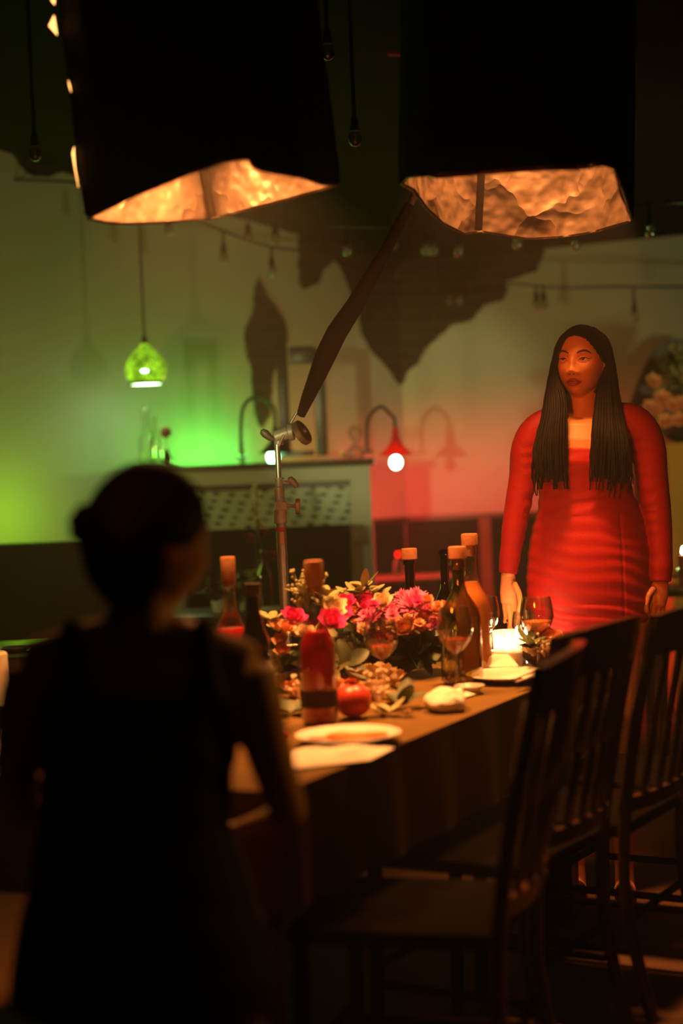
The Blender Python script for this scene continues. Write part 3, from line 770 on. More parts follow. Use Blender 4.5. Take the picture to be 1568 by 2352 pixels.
# ---------------------------------------------------------------- bottles on the table
bottle(tb(735, 1660), .043, .325, .017, 'large clear bottle of bright red drink nearest the camera', M['glass'], M['redliq'], .66, 'long', lab=(.12, .24, mat('dark_label', (.05, .01, .008), .7)))
bottle(tb(537, 1612), .043, .32, .015, 'corked bottle of red drink behind the seated person\'s shoulder', M['glass'], M['redliq'], .60, 'long')
bottle(tb(592, 1640), .038, .315, .015, 'slim dark bottle between the two red drink bottles', M['brglass'], M['wine'], .6, M['darkwood'])
bottle(tb(1062, 1568), .056, .335, .016, 'big olive green wine bottle in front of the candles', M['olglass'], None, .25, 'cork')
bottle(tb(1090, 1548), .050, .36, .015, 'corked bottle glowing orange right behind the olive bottle', M['glass'], M['amber'], .72, 'cork')  # orange drink stands in for candlelight refracted through the bottle
bottle(tb(950, 1532), .052, .315, .015, 'round shouldered dark bottle with pale cork behind the pink flowers', M['brglass'], None, .5, 'cork', glob=True)
bottle(tb(1029, 1512), .050, .33, .013, 'uncorked dark round bottle, farthest on the table', M['brglass'], None, .5, None, glob=True)

# ---------------------------------------------------------------- glasses
wineglass(tb(1050, 1592), .046, .225, 'red wine glass standing before the olive green bottle', M['wine'], .32)
wineglass(tb(880, 1590), .046, .19, 'red wine glass half hidden in the centre flowers', M['wine'], .35)
wineglass(tb(1237, 1538), .048, .205, 'glass of pale wine behind the candles by the woman', M['amber'], .40)
wineglass(tb(1120, 1528), .040, .20, 'empty wine glass between the glowing bottle and the woman\'s hand')
wineglass(tb(1207, 1522), .036, .15, 'small empty glass behind the white candle light')

# ---------------------------------------------------------------- candles
def candle(loc, r, h, label, lit=True, holder=False, group=None, pw=2.0):
    t = thing('candle', label, 'candle', loc, group=group)
    obj('wax', lathe(B(), [(0, 0), (r, 0), (r, h*.96), (r*.85, h), (r*.5, h*.96), (0, h*.95)], 24), M['wax'], t)
    obj('wick', cyl(B(), (0, 0, h*.94), (0, 0, h+.006), .001, n=6), M['blackmet'], t)
    if holder: obj('frosted_holder', lathe(B(), [(0, -.0), (r+.008, 0), (r+.012, h+.05), (r+.010, h+.05), (r+.006, .004), (0, .004)], 28), M['frost'], t)
    if lit:
        obj('flame', lathe(B(), [(0, h+.002), (.005, h+.008), (.0072, h+.016), (.005, h+.030), (.0015, h+.042), (0, h+.046)], 12), M['flame'], t)
        lamp('candle_light', 'POINT', Vector(loc)+Vector((0, 0, h+.03)), (1, .42, .13), pw, .012)
    return t
candle(tb(1168, 1532), .032, .055, 'brightest candle in glass jar beside the glowing bottle', holder=True, pw=.7)
candle(tb(1142, 1526), .020, .042, 'short lit candle left of the brightest candle', pw=.35)
candle(tb(1190, 1522), .024, .062, 'cream pillar candle right of the brightest candle', pw=.4)
candle(tb(1209, 1516), .018, .052, 'small lit tealight behind the pillar candle', pw=.3)
candle(tb(1240, 1516), .018, .050, 'small lit tealight under the pale wine glass', pw=.3)
candle(tb(676, 1562), .022, .10, 'unlit cream pillar candle left of the nearest red bottle', lit=False)
candle(tb(652, 1578), .018, .05, 'low orange lit candle at the seated person\'s elbow', pw=1.1)

# ---------------------------------------------------------------- plates, napkins, cutlery, fruit
def plate(px, py, R_, label):
    t = thing('plate', label, 'plate', tb(px, py))
    obj('dish', lathe(B(), [(0, .004), (R_*.6, .004), (R_*.66, .006), (R_, .018), (R_*1.0, .020), (R_*.98, .021), (R_*.66, .010), (R_*.6, .008), (0, .008)], 48), M['white'], t)
    return t
plate(1176, 1562, .125, 'cream plate with folded napkin in front of the candles')
plate(800, 1704, .115, 'near plate holding orange slices in front of the red bottle')
plate(1078, 1592, .040, 'small white dish under the wine glass')
plate(4, 1738, .10, 'plate at the left edge beside the seated person')
def cloth_on(corners, label, h=.006, amp=.006, fs=18, nm='napkin', m='linen', n=22, base=TZ+.002):
    q = [ptz(x, y, TZ) for x, y in corners]; bm = B(); top = []
    c = sum(q, Vector())/4
    for i in range(n+1):
        r = []
        for j in range(n+1):
            u, v = i/n, j/n
            p = (q[0]*(1-u)+q[1]*u)*(1-v)+(q[3]*(1-u)+q[2]*u)*v
            e = min(u, v, 1-u, 1-v)*4; e = min(1, e)
            z = base+.002+h*e+amp*(1+noise.noise(p*fs))*e+.3*amp*(noise.noise(p*fs*3))*e
            r.append(bm.verts.new((p.x, p.y, z)))
        top.append(r)
    for i in range(n):
        for j in range(n): bm.faces.new((top[i][j], top[i+1][j], top[i+1][j+1], top[i][j+1]))
    bmesh.ops.recalc_face_normals(bm, faces=bm.faces)
    ex = bmesh.ops.extrude_face_region(bm, geom=bm.faces[:])
    bmesh.ops.translate(bm, verts=[e for e in ex['geom'] if isinstance(e, bmesh.types.BMVert)], vec=(0, 0, -.0018))
    return single(nm, bm, M[m], label, 'napkin', base=(c.x, c.y, base))
cloth_on([(668, 1770), (850, 1750), (905, 1722), (672, 1728)], 'cream napkin spread below the near plate', .004, .010)
bm = B(); ell(bm, (0, 0, .020), (.050, .075, .030), n=40)
for v in bm.verts:
    n_ = v.co.normalized(); v.co += n_*(.016*noise.noise(v.co*26)+.007*noise.noise(v.co*60)); v.co.z = max(0, v.co.z)
single('napkin', bm, M['linen'], 'crumpled cream napkin by the table edge under the wine glass', 'napkin').location = tb(1028, 1628)
cloth_on([(1112, 1552), (1192, 1550), (1182, 1536), (1118, 1537)], 'folded cream napkin lying across the back of the plate', .018, .004, base=TZ+.022)
cloth_on([(1062, 1606), (1108, 1594), (1085, 1580), (1052, 1586)], 'small folded cream napkin right of the crumpled one', .006, .004)
for k, (a, b, lb) in enumerate((((1180, 1560), (1244, 1536), 'knife resting across the cream plate'), ((1186, 1566), (1246, 1546), 'fork resting beside the knife on the cream plate'))):
    A, Bq = ptz(*a, TZ+.026), ptz(*b, TZ+.026)
    bm = B(); bar(bm, A, A.lerp(Bq, .55), .010, .003, bev=.001); bar(bm, A.lerp(Bq, .55), Bq, .016, .0022, bev=.001)
    if k:
        for s_ in (-1, 0, 1): 
            dd = (Bq-A).normalized(); sd = Vector((-dd.y, dd.x, 0)); bar(bm, Bq+sd*s_*.006, Bq+dd*.03+sd*s_*.006, .003, .002)
    single('fork' if k else 'knife', bm, M['steel'], lb, 'cutlery', base=A)
for k, (x, y, lb) in enumerate(((742, 1700, 'orange slice at the left of the near plate'), (782, 1695, 'orange slice in the middle of the near plate'), (822, 1697, 'orange slice right of the middle one on the near plate'), (856, 1692, 'pale orange slice at the right rim of the near plate'))):
    c = ptz(x, y, TZ+.016)
    bm = lathe(B(), [(0, 0), (.031, 0), (.033, .003), (.031, .007), (0, .007)], 28)
    bmesh.ops.rotate(bm, verts=bm.verts, cent=(0, 0, 0), matrix=Matrix.Rotation(rnd(-.2, .2), 3, 'X'))
    o = single('orange_slice', bm, M['orange'], lb, 'orange slice', 'orange slices on the near plate'); o.location = c
t = thing('pomegranate', 'red fruit lying right of the nearest red bottle', 'fruit', tb(812, 1648))
bm = B(); ell(bm, (0, 0, .040), (.045, .042, .040)); obj('fruit_body', bm, M['redfruit'], t)
obj('calyx', lathe(B(), [(.006, .076), (.010, .082), (.012, .09), (.009, .09), (.006, .08)], 8), M['redfruit'], t)
single('cherry', ell(B(), (0, 0, .011), (.011,)*3), M['magenta'], 'single red berry by the seated person\'s arm', 'berry').location = tb(654, 1700)

# ---------------------------------------------------------------- flowers on the table
def arrange(label, items, base, vase=None):
    t = thing('flower_centrepiece', label, 'flowers', base)
    obj('bowl', lathe(B(), [(0, 0), (.05, 0), (.085, .03), (.09, .06), (.08, .06), (.045, .012), (0, .01)], 24), M['darkwood'], t)
    for kd, cl, p, s_, ti in items:
        p = Vector(p); p.z = max(p.z, TZ+(.055 if kd == 'bigleaf' else .035)*s_+.01)
        if kd in ('leaf', 'bigleaf'): ti = (ti[0], ti[1]*.6, max(.5, ti[2]))
        flower(t, kd, cl, p, s_, ti)
    return t
def D(x, y, d): return pt(x, y, d)
it = []
for x, y, k, cl, s_ in ((870, 1402, 'aster', 'pink', 1.3), (845, 1398, 'rose', 'magenta', 1.2), (905, 1408, 'aster', 'pink', 1.3), (940, 1395, 'aster', 'pink', 1.3), (962, 1388, 'aster', 'pink', 1.2), (985, 1405, 'aster', 'pink', 1.2),
                        (925, 1375, 'aster', 'pink', 1.0), (955, 1372, 'aster', 'pink', 1.0), (905, 1435, 'aster', 'peach', 1.1), (880, 1428, 'rose', 'magenta', 1.1), (850, 1425, 'aster', 'pink', 1.3), (825, 1415, 'aster', 'pink', 1.2),
                        (800, 1410, 'rose', 'peach', 1.1), (795, 1392, 'rose', 'magenta', .9), (870, 1440, 'rose', 'magenta', .8), (900, 1452, 'aster', 'peach', .9), (932, 1450, 'rose', 'peach', 1.0), (968, 1435, 'rose', 'peach', .9), (1000, 1440, 'rose', 'pink', .9),
                        (932, 1462, 'rose', 'peach', .9), (1000, 1405, 'aster', 'peach', .9), (975, 1442, 'aster', 'pink', .8), (770, 1400, 'rose', 'cream', 1.0), (870, 1478, 'rose', 'redpet', 1.1), (835, 1455, 'rose', 'peach', .6), (880, 1388, 'rose', 'cream', .9), (1025, 1400, 'rose', 'peach', .7)):
    it.append((k, cl, D(x, y, 4.74+rnd(-.08, .08)), s_*1.1, (rnd(-.4, .4), rnd(-.9, -.4), 1)))
for x, y in ((820, 1362), (835, 1350), (808, 1372), (845, 1365), (762, 1378), (870, 1376)):
    it.append(('leaf', 'leaf2', D(x, y, 4.80), .9, (0, -.3, 1)))
random.seed(21)
for _ in range(30):
    x = rnd(770, 1025); y = rnd(1372+abs(x-930)*.12, 1450)
    it.append((random.choice(('aster', 'rose', 'aster')), random.choice(('pink', 'pink', 'peach', 'magenta', 'cream', 'peach')), D(x, y, 4.70+rnd(-.05, .1)), rnd(.45, .75), (rnd(-.5, .5), rnd(-1, -.2), 1)))
for _ in range(36):
    x, y = rnd(775, 1040), rnd(1430, 1590)
    it.append((random.choice(('bigleaf', 'leaf', 'bigleaf', 'leaf')), random.choice(('leaf', 'leaf', 'leaf', 'leaf2')), D(x, y, 4.76+rnd(0, .14)), rnd(.75, 1.3), (rnd(-1, 1), rnd(-1.2, 0), rnd(.2, 1))))
arrange('big centrepiece of pink flowers and dark foliage mid table', it[:99], Vector((.125, 4.84, TZ+.002)))
it = []
for x, y, k, cl, s_ in ((672, 1428, 'rose', 'magenta', 1.1), (690, 1432, 'aster', 'pink', .9), (655, 1448, 'rose', 'peach', .8), (680, 1455, 'rose', 'cream', 1.0), (640, 1445, 'rose', 'peach', .7), (758, 1435, 'rose', 'magenta', 1.2), (782, 1418, 'rose', 'magenta', 1.0), (632, 1440, 'rose', 'cream', .7), (700, 1462, 'rose', 'cream', .9), (765, 1410, 'rose', 'cream', 1.0), (648, 1500, 'rose', 'peach', .7), (645, 1475, 'rose', 'peach', .7)):
    it.append((k, cl, D(x, y, 4.52+rnd(-.05, .08)), s_*1.05, (rnd(-.4, .4), rnd(-.9, -.4), 1)))
for x, y in ((690, 1372), (697, 1390), (688, 1408), (705, 1400), (700, 1368), (736, 1378), (745, 1392), (748, 1372), (625, 1425)):
    it.append((random.choice(('leaf', 'spray')), 'leaf2', D(x, y, 4.58), .85, (0, -.2, 1)))
for _ in range(20):
    it.append((random.choice(('bigleaf', 'leaf')), random.choice(('leaf', 'leaf2')), D(rnd(640, 800), rnd(1450, 1580), 4.54+rnd(0, .1)), rnd(.6, 1.0), (rnd(-1, 1), rnd(-1.2, 0), rnd(.3, 1))))
arrange('smaller bouquet of pink and cream flowers behind the nearest red bottle', it, Vector((-.09, 4.62, TZ+.002)))
it = []
for x, y, k, cl, s_ in ((1240, 1483, 'rose', 'cream', 1.2), (1265, 1478, 'rose', 'peach', 1.2), (1285, 1488, 'rose', 'peach', 1.2), (1305, 1493, 'rose', 'pink', 1.0), (1322, 1490, 'rose', 'redpet', .8), (1262, 1500, 'rose', 'cream', 1.0), (1225, 1500, 'rose', 'cream', 1.0), (1215, 1478, 'leaf', 'leaf', .8), (1285, 1504, 'rose', 'pink', .9), (1228, 1490, 'leaf', 'leaf', .8), (1250, 1510, 'spray', 'cream', .8)):
    it.append((k, cl, D(x, y, 4.72+rnd(-.05, .08)), s_, (rnd(-.3, .4), rnd(-.9, -.4), 1)))
arrange('peach and pink bouquet at the far right table corner', it, ptz(1262, 1526, TZ+.002))
# loose garland heads lying on the cloth
for k, (x, y, kd, cl, s_, lb) in enumerate(((815, 1575, 'rose', 'peach', 1.2, 'peach rose lying just right of the nearest red bottle'), (872, 1572, 'rose', 'cream', 1.5, 'large cream rose lying below the half hidden wine glass'), (845, 1605, 'rose', 'cream', 1.2, 'cream rose lying between the large rose and the red fruit'),
        (900, 1612, 'aster', 'cream', 1.5, 'fluffy cream flower lying near the table edge'), (868, 1628, 'spray', 'cream', 1.0, 'sprig of tiny cream blossoms beside the red fruit'), (925, 1625, 'bigleaf', 'leaf', .9, 'dark leaf cluster lying by the crumpled napkin'), (890, 1640, 'leaf', 'leaf2', .9, 'pale leaf sprig lying at the front of the loose flowers'), (800, 1622, 'rose', 'cream', 1.0, 'small cream rose tucked behind the red fruit'), (938, 1642, 'aster', 'cream', .7, 'little white blossom lying on the dark leaves'), (672, 1600, 'rose', 'peach', 1.1, 'peach rose lying left of the nearest red bottle'), (668, 1640, 'bigleaf', 'leaf', 1.0, 'green leaves lying left of the nearest red bottle'), (900, 1578, 'rose', 'cream', 1.3, 'cream rose lying right of the largest loose rose'), (845, 1568, 'rose', 'cream', 1.3, 'cream rose lying left of the largest loose rose'), (790, 1600, 'rose', 'peach', 1.2, 'peach rose lying against the right side of the nearest red bottle'), (870, 1598, 'rose', 'cream', 1.1, 'cream rose lying in front of the largest loose rose'), (690, 1622, 'spray', 'cream', .9, 'cream filler sprig touching the nearest red bottle'))):
    nm = {'rose': 'loose_rose', 'aster': 'loose_blossom', 'spray': 'filler_sprig', 'bigleaf': 'leaf_cluster', 'leaf': 'leaf_sprig'}[kd]
    o = bpy.data.objects.new(nm, fmesh(kd, cl)); C.objects.link(o); o.scale = (s_,)*3
    o.location = ptz(x, y+4, TZ)+Vector((0, 0, .012*s_ if kd in ('rose',) else .006)); o.rotation_euler = (Matrix.Rotation(-.35, 3, 'X') @ Matrix.Rotation(rnd(0, 6), 3, 'Z')).to_euler() if kd == 'aster' or kd == 'rose' else (0, 0, rnd(0, 6))
    tag(o, lb, 'flower' if 'lea' not in nm else 'leaves', 'loose flowers lying along the table')

# ================================================================ chairs
def chair_proto(loc, rotz, label):
    t = thing('dining_chair', label, 'chair', loc, rotz, 'dark slatted chairs along the table')
    W_, zs, zt_ = .215, .45, .97
    def yb_(z): return -.10*max(0, (z-zs)/(zt_-zs))**1.3
    for s in (-1, 1):
        obj('post', tube(B(), [(s*W_*.93, -.05, 0), (s*W_*.95, -.0, .25), (s*W_*.97, 0, zs), (s*W_, yb_(.7), .7), (s*W_, yb_(.95), .945)], .016, 18, 10, (1, 0, .01)), M['chair'], t)
        obj('leg', tube(B(), [(s*W_*.9, .40, 0), (s*W_*.9, .39, zs-.02)], .017, 0, 10, (1, 0, .01)), M['chairm'], t)
    def arc(z, th, h, nm, bulge=-.035):
        bm = B(); n = 14; R1 = []
        for i in range(n+1):
            u = -1+2*i/n; x = u*(W_+.012); y0 = yb_(z)+bulge*(1-u*u)
            y1 = yb_(z+h)+bulge*(1-u*u)
            zz = z+h+.012*(1-u*u)*(1 if nm == 'top_rail' else 0)
            R1.append([bm.verts.new(p) for p in ((x, y0-th/2, z), (x, y0+th/2, z), (x, y1+th/2, zz), (x, y1-th/2, zz))])
        for a, b in zip(R1, R1[1:]):
            for k in range(4): bm.faces.new((a[k], a[(k+1) % 4], b[(k+1) % 4], b[k]))
        bm.faces.new(R1[0][::-1]); bm.faces.new(R1[-1])
        obj(nm, bm, M['chair'], t, ang=50)
    arc(.875, .024, .095, 'top_rail'); arc(.50, .02, .035, 'lower_rail')
    for i in range(5):
        u = -.66+i*.33; bl = -.035*(1-u*u)
        bm = B(); x = u*W_
        bar(bm, (x, yb_(.53)+bl, .53), (x, yb_(.70)+bl, .70), .034, .011, up=(0, 1, 0), bev=.003); bar(bm, (x, yb_(.70)+bl, .70), (x, yb_(.88)+bl, .88), .034, .011, up=(0, 1, 0), bev=.003)
        obj('slat', bm, M['chair'], t)
    obj('seat', box(B(), (0, .21, zs), (.42, .42, .035), bev=.012), M['chairm'], t)
    obj('stretcher', cyl(B(), (-W_*.9, .395, .20), (W_*.9, .395, .20), .010, n=10), M['chairm'], t)
    obj('stretcher', cyl(B(), (-W_*.92, -.005, .24), (W_*.92, -.005, .24), .010, n=10), M['chairm'], t)
    for s in (-1, 1): obj('stretcher', cyl(B(), (s*W_*.91, 0, .16), (s*W_*.9, .39, .16), .010, n=10), M['chairm'], t)
    return t
ch = chair_proto((.475, 3.84, 0), math.radians(58), 'dark slatted chair with its curved top below the woman\'s dress hem')
dup(ch, (.315, 3.35, 0), math.radians(74), 'nearest dark slatted chair, blurred, its corner over the cream plate')
dup(ch, (.745, 4.22, 0), math.radians(60), 'dark slatted chair at the right edge below the woman\'s hand')
dup(ch, (.98, 4.66, 0), math.radians(60), 'farthest dark chair on the right side, mostly behind the others')
# floor disc
single('metal_disc', lathe(B(), [(0, 0), (.052, 0), (.055, .004), (.052, .010), (0, .011)], 32), mat('brass_disc', (.75, .48, .12), .4, metal=.4), 'small round brass disc lying on the dark floor', 'disc').location = ptz(1062, 2070, .0)

# ================================================================ overhead softboxes
def softbox(label, loop, shift, H, leak=None, power=30, seed=3, lz=2.6, dy=0, seam=None):
    P = [pt(x, y, d) for x, y, d in loop]
    cp = curve_pts(P+[P[0]], 220)[:-1]
    # light smoothing keeps the corners: use straight interpolation
    cp = []
    for a, b in zip(P, P[1:]+P[:1]):
        k = max(2, int((a-b).length/.012))
        for i in range(k): cp.append(a.lerp(b, i/k))
    c = sum(cp, Vector())/len(cp)
    ztop = 2.98
    root = thing('overhead_softbox', label, 'softbox', (c.x, c.y, ztop))
    n = len(cp); nv = 46
    def surf(inset, amp):
        bm = B(); rows = []
        for j in range(nv+1):
            v = (j/nv)**1.3; row = []
            for i, p in enumerate(cp):
                r = Vector((p.x-c.x, p.y-c.y, 0)); L = r.length; r = r.normalized()
                z = p.z+(ztop-p.z)*v
                q = Vector((p.x, p.y, z))+Vector((shift[0], shift[1], 0))*v
                w_ = (noise.noise(Vector((q.x*7+seed, q.y*7, z*6)))*1.0+abs(noise.noise(Vector((q.x*16, q.y*16+seed, z*15))))*.6)*amp*min(1, .3+v*6)
                row.append(bm.verts.new(q-r*(inset-w_)))
            rows.append(row)
        for a, b in zip(rows, rows[1:]):
            for k in range(n): bm.faces.new((a[k], a[(k+1) % n], b[(k+1) % n], b[k]))
        return bm, rows
    bm, rows = surf(0, .004)
    for v in rows[0]: v.co.z += .006
    bm.faces.new(rows[-1]); obj('black_skirt', bm, M['blackfab'], root, world=True)
    bm, rows = surf(.016, .013); bm.faces.new(rows[-1][::-1]); obj('silver_lining', bm, M['lining'], root, world=True)
    hem = cp+[cp[0]]
    obj('hem', loft(B(), [p+Vector(((c.x-p.x)*.02, (c.y-p.y)*.02, 0))+Vector((0, 0, -.002)) for p in hem[::3]+[hem[0]]], [.0035]*(len(hem[::3])+1), 6), M['lining'], root, world=True)
    l = lamp('softbox_lamp', 'AREA', (c.x+shift[0]*.5, c.y+dy, lz), (1, .36, .095), power, .30); l.data.spread = math.radians(128)
    l.rotation_euler = (0, 0, 0)
    tb_ = cyl(B(), (c.x+shift[0]*.5, c.y+dy, lz+.01), (c.x+shift[0]*.5, c.y+dy, ztop-.02), .05, .05)
    obj('lamp_head', tb_, M['blackmet'], root, world=True)
    if seam:
        p = pt(*seam); r = (c-p); r.z = 0; p = p+r.normalized()*.034
        obj('seam_tape', loft(B(), [p+Vector((shift[0]*.1*k, 0, .05*k)) for k in range(9)], [(.011, .004)]*9, 10), mat('seam_tape', (.010, .006, .003), .9, spec=.05), root, world=True)
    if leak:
        mm = mat('leak_glow', (1, .6, .2), .5, emit=(1, .42, .10), estr=4)  # emissive slivers imitate lamp light leaking through gaps in the seam
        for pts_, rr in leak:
            obj('seam_leak_glow', loft(B(), [pt(x, y, d) for x, y, d in pts_], rr, 8, (0, 1, 0), .8), mm, root, world=True)
    return root
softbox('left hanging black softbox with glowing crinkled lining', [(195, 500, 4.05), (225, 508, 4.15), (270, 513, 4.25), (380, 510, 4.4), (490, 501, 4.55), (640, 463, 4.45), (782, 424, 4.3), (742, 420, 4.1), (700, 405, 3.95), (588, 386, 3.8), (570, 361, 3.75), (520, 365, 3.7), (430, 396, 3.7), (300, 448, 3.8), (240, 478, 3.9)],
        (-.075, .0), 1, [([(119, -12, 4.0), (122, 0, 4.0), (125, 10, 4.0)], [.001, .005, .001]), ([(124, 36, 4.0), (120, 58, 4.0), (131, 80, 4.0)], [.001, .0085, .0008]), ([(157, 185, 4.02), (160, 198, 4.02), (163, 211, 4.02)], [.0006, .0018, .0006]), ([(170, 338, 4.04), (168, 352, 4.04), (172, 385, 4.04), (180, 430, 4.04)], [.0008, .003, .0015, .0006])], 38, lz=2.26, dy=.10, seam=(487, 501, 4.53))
softbox('right hanging black softbox with bright orange crinkled lining', [(916, 422, 4.45), (940, 435, 4.6), (972, 478, 4.75), (1012, 513, 4.85), (1062, 537, 4.95), (1100, 531, 5.0), (1212, 548, 5.0), (1300, 543, 5.0), (1370, 531, 4.95), (1455, 506, 4.8), (1436, 440, 4.4), (1412, 381, 4.05), (1385, 374, 4.0), (1358, 377, 4.0), (1356, 384, 4.0), (1250, 385, 4.0), (1100, 396, 4.05), (1000, 404, 4.15), (975, 400, 4.2), (930, 405, 4.35)],
        (.045, .0), 1, None, 70, 9, 2.86, .24, (1090, 532, 4.95))

# ================================================================ light stand
dS = 5.62; s = dS/FP
def q(x, y, dd=0): return pt(x, y, dS+dd)
base = q(655, 1420); floorp = Vector((base.x+.004, dS, 0))
t = thing('light_stand', 'chrome light stand rising behind the flowers with boom arm clamp', 'stand', floorp)
axis = lambda y: q(643+(y-1170)*.045, y)
obj('riser', cyl(B(), axis(1200), floorp+Vector((0, 0, .18)), 11.5*s, n=24), M['steel'], t, world=True)
obj('inner_riser', cyl(B(), axis(1105), axis(1010), 6.5*s, n=20), M['steel'], t, world=True)
bm = B(); 
cyl(bm, axis(1150), axis(1118), 12*s, n=24, rnd_=.002); cyl(bm, axis(1119), axis(1099), 9*s, n=20, rnd_=.001); cyl(bm, axis(1101), axis(1097), 12*s, n=20)
obj('upper_collar', bm, M['steel_d'], t, world=True)
bm = B(); cyl(bm, axis(1202), axis(1171), 15.5*s, n=24, rnd_=.002); box(bm, axis(1162)+Vector((3*s, 0, 0)), (28*s, 22*s, 20*s), bev=.003); cyl(bm, axis(1172), axis(1151), 12*s, n=24)
obj('lower_collar', bm, M['steel_d'], t, world=True)
bm = B(); cyl(bm, q(655, 1162), q(668, 1162), 6*s, 3*s, 14); cyl(bm, q(668, 1162), q(680, 1162), 3*s, 6*s, 14); cyl(bm, q(678, 1163), q(689, 1163), 18*s, n=28, rnd_=.0025)
obj('knob', bm, mat('warm_knob', (.62, .40, .25), .5, metal=.4), t, world=True)
bm = B(); cyl(bm, q(650, 1108), q(664, 1110), 5*s, n=12); loft(bm, [q(664, 1100), q(672, 1107), q(682, 1117)], [8*s, 9*s, 6*s], 14)
obj('handle', bm, M['steel_d'], t, world=True)
obj('red_tape', cyl(B(), axis(1211), axis(1221), 12.2*s, n=24), mat('red_tape', (.55, .03, .02), .6), t, world=True)
obj('orange_label', box(B(), axis(1239)+Vector((2*s, -11*s, 0)), (11*s, 3*s, 20*s), bev=.001), mat('orange_label', (.85, .32, .14), .6), t, world=True)
for a in (20, 140, 260):
    d_ = Vector((math.cos(math.radians(a)), math.sin(math.radians(a)), 0))
    obj('leg', tube(B(), [floorp+Vector((0, 0, .22)), floorp+d_*.10+Vector((0, 0, .17)), floorp+d_*.38+Vector((0, 0, .013))], .012, 14, 10, (.3, .2, 1)), M['steel_d'], t, world=True)
obj('leg_hub', cyl(B(), floorp+Vector((0, 0, .14)), floorp+Vector((0, 0, .30)), .026, n=20), M['steel_d'], t, world=True)
# grip head and boom
gh = thing('grip_head', 'metal grip head with round knob on top of the light stand', 'clamp', q(643, 1012))
bm = B(); cyl(bm, q(632, 1004), q(664, 992, -.01), 15*s, n=24, rnd_=.003); cyl(bm, q(640, 1022), q(641, 1002), 11*s, n=20, rnd_=.002)
obj('clamp_body', bm, M['steel_d'], gh, world=True)
bm = B(); cyl(bm, q(662, 993, -.01), q(674, 991, -.012), 20*s, n=28, rnd_=.002); cyl(bm, q(672, 991, -.015), q(688, 992, -.02), 8*s, n=16)
obj('disc_plate', bm, M['steel_d'], gh, world=True)
ka, kb = q(687, 998, -.01), q(699, 990, -.017)
obj('round_knob', cyl(B(), ka, kb, 30*s, n=32, rnd_=.003), mat('brass_knob', (.50, .34, .20), .5, metal=.5), gh, world=True)
obj('knob_nut', cyl(B(), kb, kb+(kb-ka).normalized()*.008, 6*s, n=6), M['steel'], gh, world=True)
obj('wing_handle', loft(B(), [q(632, 1010), q(620, 1006), q(609, 996), q(601, 990)], [5*s, 7*s, 10*s, 7*s], 14), mat('dark_knob', (.16, .11, .08), .5, metal=.3), gh, world=True)
obj('lever_pin', cyl(B(), q(667, 972, -.02), q(682, 946, -.02), 3*s, n=10), M['steel'], gh, world=True)
obj('lever_pin', cyl(B(), q(640, 1024, -.02), q(652, 998, -.03), 2.6*s, n=10), M['steel'], gh, world=True)
t = thing('boom_arm', 'boom arm in a dark fabric sleeve slanting up between the softboxes', 'boom arm', q(672, 985))
pa = [(690, 955, 5.6, 10), (706, 915, 5.58, 15), (728, 864, 5.56, 20), (748, 815, 5.54, 24), (773, 764, 5.5, 24), (814, 702, 5.45, 21), (857, 625, 5.4, 16), (882, 582, 5.37, 14), (940, 470, 5.3, 11)]
obj('fabric_sleeve', loft(B(), [pt(x, y, d) for x, y, d, r in pa], [(r*d/FP, r*.6*d/FP) for x, y, d, r in pa], 20), mat('dark_brown_fabric', (.030, .015, .007), .8, var=.2, bump=.3), t, world=True)
obj('arm_tube', cyl(B(), q(690, 955), pt(1005, 345, 5.28), .012, n=12), M['steel_d'], t, world=True)

# ================================================================ side tables behind
def small_table(px, py, d, w_, dp, label, m='darkwood', nm='side_table'):
    z = .74; c = pt(px, py, d); t = thing(nm, label, 'table', (c.x, d, 0))
    obj('tabletop', box(B(), (0, 0, z-.015), (w_, dp, .03), bev=.006), M[m], t)
    for sx in (-1, 1):
        for sy in (-1, 1): obj('leg', box(B(), (sx*(w_/2-.05), sy*(dp/2-.05), (z-.03)/2), (.045, .045, z-.03)), M[m], t)
    return t
small_table(560, 1400, 7.3, .62, .5, 'small dark table in front of the fireplace')
small_table(955, 1340, 9.0, .42, .4, 'dark side table against the panelling right of the fireplace')
small_table(20, 1480, 6.1, .9, .6, 'dark empty table in the shadows at far left')
def st(px, d): p = pt(px, 1400, d); return Vector((p.x, d, .742))
t = thing('potted_plant', 'small succulent in a pale pot on the table before the fireplace', 'plant', st(508, 7.25))
obj('pot', lathe(B(), [(0, 0), (.035, 0), (.045, .05), (.040, .05), (.03, .01), (0, .01)], 20), mat('pale_pot', (.35, .42, .33), .5), t)
for _ in range(12): flower(t, random.choice(('bigleaf', 'leaf')), random.choice(('leaf', 'leaf2')), t.location+Vector((rnd(-.05, .06), rnd(-.04, .04), rnd(.05, .12))), rnd(.6, .9), (rnd(-1, 1), rnd(-1, .3), .7))
t = thing('potted_plant', 'green potted plant right of the pale pot succulent', 'plant', st(556, 7.3))
obj('pot', lathe(B(), [(0, 0), (.035, 0), (.042, .06), (.037, .06), (.03, .01), (0, .01)], 20), mat('pale_green_pot', (.33, .45, .33), .5), t)
for _ in range(12): flower(t, random.choice(('bigleaf', 'leaf')), 'leaf', t.location+Vector((rnd(-.05, .05), rnd(-.04, .04), rnd(.06, .15))), rnd(.6, .9), (rnd(-1, 1), rnd(-1, .3), .7))
bottle(st(610, 7.3), .030, .255, .010, 'slim green bottle on the table before the fireplace', M['gglass'])
t = thing('flower_vase', 'tall narrow vase with pale green flower spike before the tile band', 'vase', st(600, 7.4))
obj('vase', lathe(B(), [(0, 0), (.03, 0), (.03, .10), (.012, .17), (.011, .30), (.009, .30), (.009, .02), (0, .02)], 20), M['gglass'], t)
obj('stem', cyl(B(), (0, 0, .02), (0, 0, .52), .003, n=8), M['leaf'], t)
